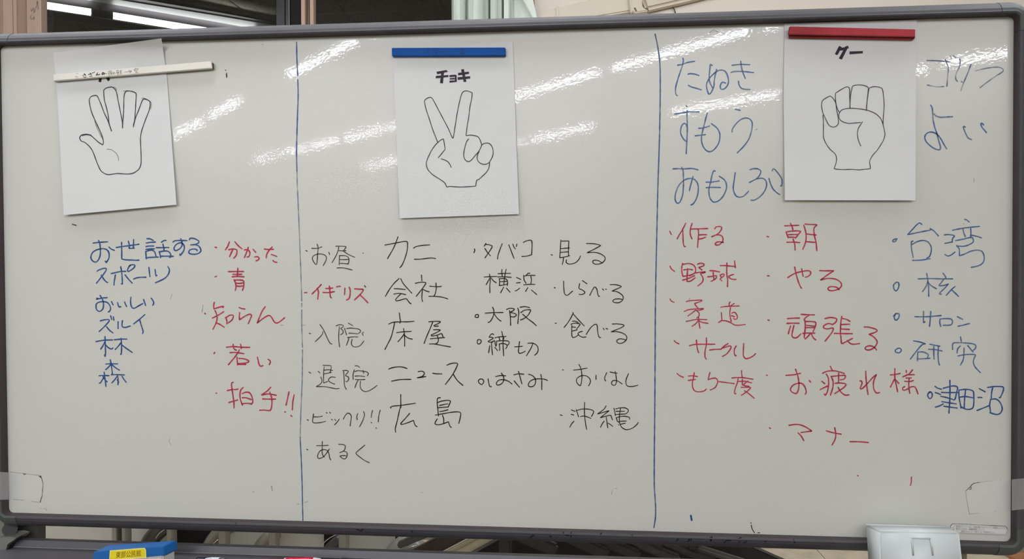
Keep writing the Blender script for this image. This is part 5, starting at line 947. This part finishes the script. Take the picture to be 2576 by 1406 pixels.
me = bpy.data.meshes.new_from_object(o.evaluated_get(bpy.context.evaluated_depsgraph_get())); bpy.data.objects.remove(o)
xm = max(v.co.x for v in me.vertices)
for vv in me.vertices:
    p = ma.lerp(mb, .40+.25*vv.co.x/xm); th = math.radians(58+vv.co.y*16)
    vv.co = p+Vector((0, -math.cos(th), math.sin(th)))*(.0095*1.04+.0002)
me.materials.clear(); at(link('lettering', me, mat('letter_white', rgb(236, 220, 224), .5, .3)), mo)

# white plastic box hanging at the lower right
bx = empty('plastic_box', tuple(P(2300, 1400, -.03))); tag(bx, 'white plastic storage box with a raised rim standing against the lower right of the whiteboard', 'box')
bxm = mat('box_white', rgb(192, 199, 196), .35, .45, .03, 9)
back = [P(2176.5, 1319.5, -.024), P(2392, 1325.5, -.024), P(2396, 1500, -.024), P(2189, 1500, -.024)]
front = [P(2212, 1336.5, -.078), P(2413.5, 1339.5, -.078), P(2433, 1500, -.078), P(2215, 1500, -.078)]
def mb_(): 
    vs = back+front
    me = fixn(mesh(vs, [[0, 1, 2, 3], [4, 5, 6, 7], [0, 1, 5, 4], [1, 2, 6, 5], [2, 3, 7, 6], [3, 0, 4, 7]]))
    b = bmesh.new(); b.from_mesh(me); bmesh.ops.bevel(b, geom=b.edges[:]+b.verts[:], offset=.0035, segments=4, affect='EDGES'); b.to_mesh(me); b.free(); return me
at(link('body', mb_(), bxm, None, True), bx)
def ridge(p0, p1, w_, nm='recess_rim'):
    a, b = P(*p0, -.0785), P(*p1, -.0785)
    at(link(nm, tube_me([a, b], w_, 10), bxm, None, True), bx)
ridge((2293.5, 1352.2), (2340, 1354.0), .0016); ridge((2293.5, 1352.2), (2297.5, 1397), .0015); ridge((2340, 1354), (2347, 1397), .0015)
at(link('recess_shadow_slot', prism_px([(2294, 1350.2), (2340.5, 1352), (2340.5, 1352.8), (2294, 1351)], -.0790, -.078), mat('slot_grey', rgb(90, 86, 92), .6, .2)), bx)
at(link('rim', tube_me([P(2178.5, 1320.3, -.0245), P(2390, 1326.2, -.0245)], .0016, 8), bxm, None, True), bx)

# ------------------------------------------------------------------ things stored behind the board, seen under it
pan = mat('panel_greige', rgb(168, 166, 155), .6, .3, .04, 5)
pos = mat('post_greige', rgb(126, 124, 112), .5, .4)
blk = mat('black_void', rgb(16, 15, 15), .7, .2)  # black standing in for the unlit depth inside and behind things
YP = .52
cab = empty('storage_rack', (P(500, 1350, YP).x, YP+.1, 0)); tag(cab, 'greige steel storage rack with upright posts standing behind the whiteboard', 'rack')
def up(u0, u1, y0, y1, z1, m, nm, bev=.002, z0=0.0):
    x0, x1 = P(u0, 1350, y0).x, P(u1, 1350, y0).x
    return at(link(nm, box_me((x0, y0, z0), (x1, y1, z1), bev, 1), m), cab)
for u0, u1 in ((97, 282), (292, 305), (314, 424), (565, 676), (692, 852), (868, 990)):
    up(u0, u1, YP+.03, YP+.05, .60, pan, 'side_panel')
for u0, u1, m in ((282.5, 291.5, pos), (305, 314, pos), (418.5, 430, pos), (548.5, 565.5, pos), (675, 692, pos), (851.5, 870, pos)):
    up(u0, u1, YP-.075, YP-.045, .60, m, 'post')
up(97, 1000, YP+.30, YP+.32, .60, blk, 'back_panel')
# chairs with bent tubes between the posts
chg = mat('chair_grey', rgb(120, 118, 108), .3, .5); chd = mat('chair_dark', rgb(62, 60, 56), .3, .5); glint = mat('glint', rgb(220, 220, 216), .12, .5, metal=1.0)
def cm(pts, step=10): return crom(pts, step)
def chair(path, Y, r, m, hl, label):
    pts = [P(u, v, Y) for u, v in cm(path)]
    foot = Vector((pts[0].x-.01, Y, r)); o = empty('stored_chair', (foot.x, Y, 0)); tag(o, label, 'chair', 'grey chairs stored in the rack behind the board')
    mid = pts[0].lerp(foot, .5)
    at(link('frame_tube', tube_me([foot, mid]+pts, r, 16), m, None, True), o)
    for h in hl:
        hp = [P(u, v, Y-r*1.12) for u, v in cm(h, 5)]
        at(link('tube_highlight', tube_me(hp, .0012, 8), glint, None, True), o)  # highlight on the bent tube, built as a thin shiny line
    return o
chair([(362, 1400), (372, 1372), (388, 1347), (412, 1325), (440, 1312), (470, 1306)], YP-.012, .021, chd, [[(391, 1355), (400, 1342), (415, 1331)]], 'dark bent-tube chair frame in the rack, right above the eraser')
chair([(514, 1410), (522, 1385), (534, 1360), (552, 1340), (580, 1324), (610, 1316)], YP-.012, .017, chg, [[(530, 1376), (538, 1366), (549, 1357)]], 'grey bent-tube chair frame beside the black opening of the rack')
chair([(640, 1420), (648, 1392), (660, 1370), (680, 1350), (694, 1340)], YP-.012, .018, pos, [[(666, 1381), (675, 1369)]], 'pale chair frame half hidden by a rack post, above the red marker')
chair([(815, 1420), (820, 1400), (832, 1378), (846, 1364), (862, 1352)], YP-.012, .014, chd, [[(800, 1385), (812, 1368), (828, 1354), (848, 1343)]], 'dark chair frame with a long thin chrome arc inside the rack')
chair([(972, 1440), (988, 1404), (1006, 1382), (1024, 1371), (1040, 1373), (1050, 1392), (1054, 1430)], YP-.018, .027, chg, [[(1001, 1391), (1014, 1378), (1032, 1369)], [(1012, 1391), (1026, 1379), (1046, 1372)]], 'thick light grey bent chair tube at the right end of the rack')
# black slabs stand in for the darkness inside two open bays
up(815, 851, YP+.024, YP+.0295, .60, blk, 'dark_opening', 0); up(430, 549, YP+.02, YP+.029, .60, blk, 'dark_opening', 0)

# folded tables and trestles leaning beside the rack
def bar_px(name, a, b, wpx, Y, th, m, root=None, bev=.003):
    dx, dy = b[0]-a[0], b[1]-a[1]; l = math.hypot(dx, dy); nx, ny = -dy/l*wpx/2, dx/l*wpx/2
    me = prism_px([(a[0]+nx, a[1]+ny), (b[0]+nx, b[1]+ny), (b[0]-nx, b[1]-ny), (a[0]-nx, a[1]-ny)], Y, Y+th, bev, 2)
    o = link(name, me, m)
    return at(o, root) if root else o
ft = empty('folding_table', tuple(P(1100, 1500, YP))); ft.location.z = 0
tag(ft, 'folded table with a pale beige edge leaning beside the rack behind the board', 'table')
bar_px('tabletop', (1010, 1468), (1290, 1321), 34, YP-.14, .03, mat('laminate_beige', rgb(206, 198, 172), .5, .4), ft)
bar_px('edge_strip', (990, 1462), (1270, 1315), 13, YP-.155, .014, mat('edge_beige_dark', rgb(150, 142, 120), .5, .4), ft)
bar_px('tabletop_underside', (940, 1470), (1215, 1326), 60, YP-.10, .02, mat('board_brown', rgb(58, 48, 40), .6, .3), ft)
bar_px('edge_strip', (1030, 1478), (1302, 1330), 5, YP-.15, .02, mat('edge_grey', rgb(100, 98, 86), .5, .4), ft)
at(link('leg', box_me((ft.location.x-.05, YP-.13, 0), (ft.location.x-.02, YP-.10, .35), .003), standd), ft)
bar_px('brace', (1000, 1375), (1085, 1340), 16, YP-.125, .02, chd, ft)
tr = empty('folded_trestle', tuple(P(1550, 1450, YP+.3))); tr.location.z = 0
tag(tr, 'dark folded trestle frames stacked slanting in the shadow behind the whiteboard', 'trestle')
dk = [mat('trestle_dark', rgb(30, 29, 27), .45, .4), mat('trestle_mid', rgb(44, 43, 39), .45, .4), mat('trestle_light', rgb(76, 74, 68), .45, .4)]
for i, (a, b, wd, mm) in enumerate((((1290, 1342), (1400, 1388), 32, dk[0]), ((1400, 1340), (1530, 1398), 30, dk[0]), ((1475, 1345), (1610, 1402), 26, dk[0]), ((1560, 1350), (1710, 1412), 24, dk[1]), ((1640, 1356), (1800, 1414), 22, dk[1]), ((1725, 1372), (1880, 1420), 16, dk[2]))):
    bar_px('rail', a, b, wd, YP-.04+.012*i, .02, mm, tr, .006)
for u in (1655, 1745):
    bar_px('clamp', (u, 1358), (u, 1384), 26, YP+.0, .03, dk[0], tr)
at(link('leg', box_me((tr.location.x-.3, YP+.0, 0), (tr.location.x-.27, YP+.04, .5), .004), dk[0]), tr)
at(link('darkness_sheet', prism_px([(1180, 1310), (1850, 1330), (1775, 1366), (1960, 1440), (1960, 1560), (1180, 1560)], YP+.34, YP+.36), blk), tr)  # added black sheet standing in for the dark behind the trestles
lt = P(1800, 1350, YP+.06)
bt = tag(bar_px('black_tube', (1720, 1328), (2060, 1480), 52, YP+.06, .03, mat('tube_black', rgb(22, 17, 16), .5, .4)), 'thick black beam slanting down to the floor right of the trestles', 'beam')
wd = mat('wood_orange', rgb(176, 116, 70), .45, .4, .22, 6, stretch=(1, 12, 1))
a = PZ(2526, 1388, .012)
wp = tag(link('wooden_board', box_me((a.x, a.y-.9, 0), (a.x+.6, a.y, .012), .002), wd), 'orange brown wooden board lying on the floor past the lower right corner of the whiteboard', 'board')
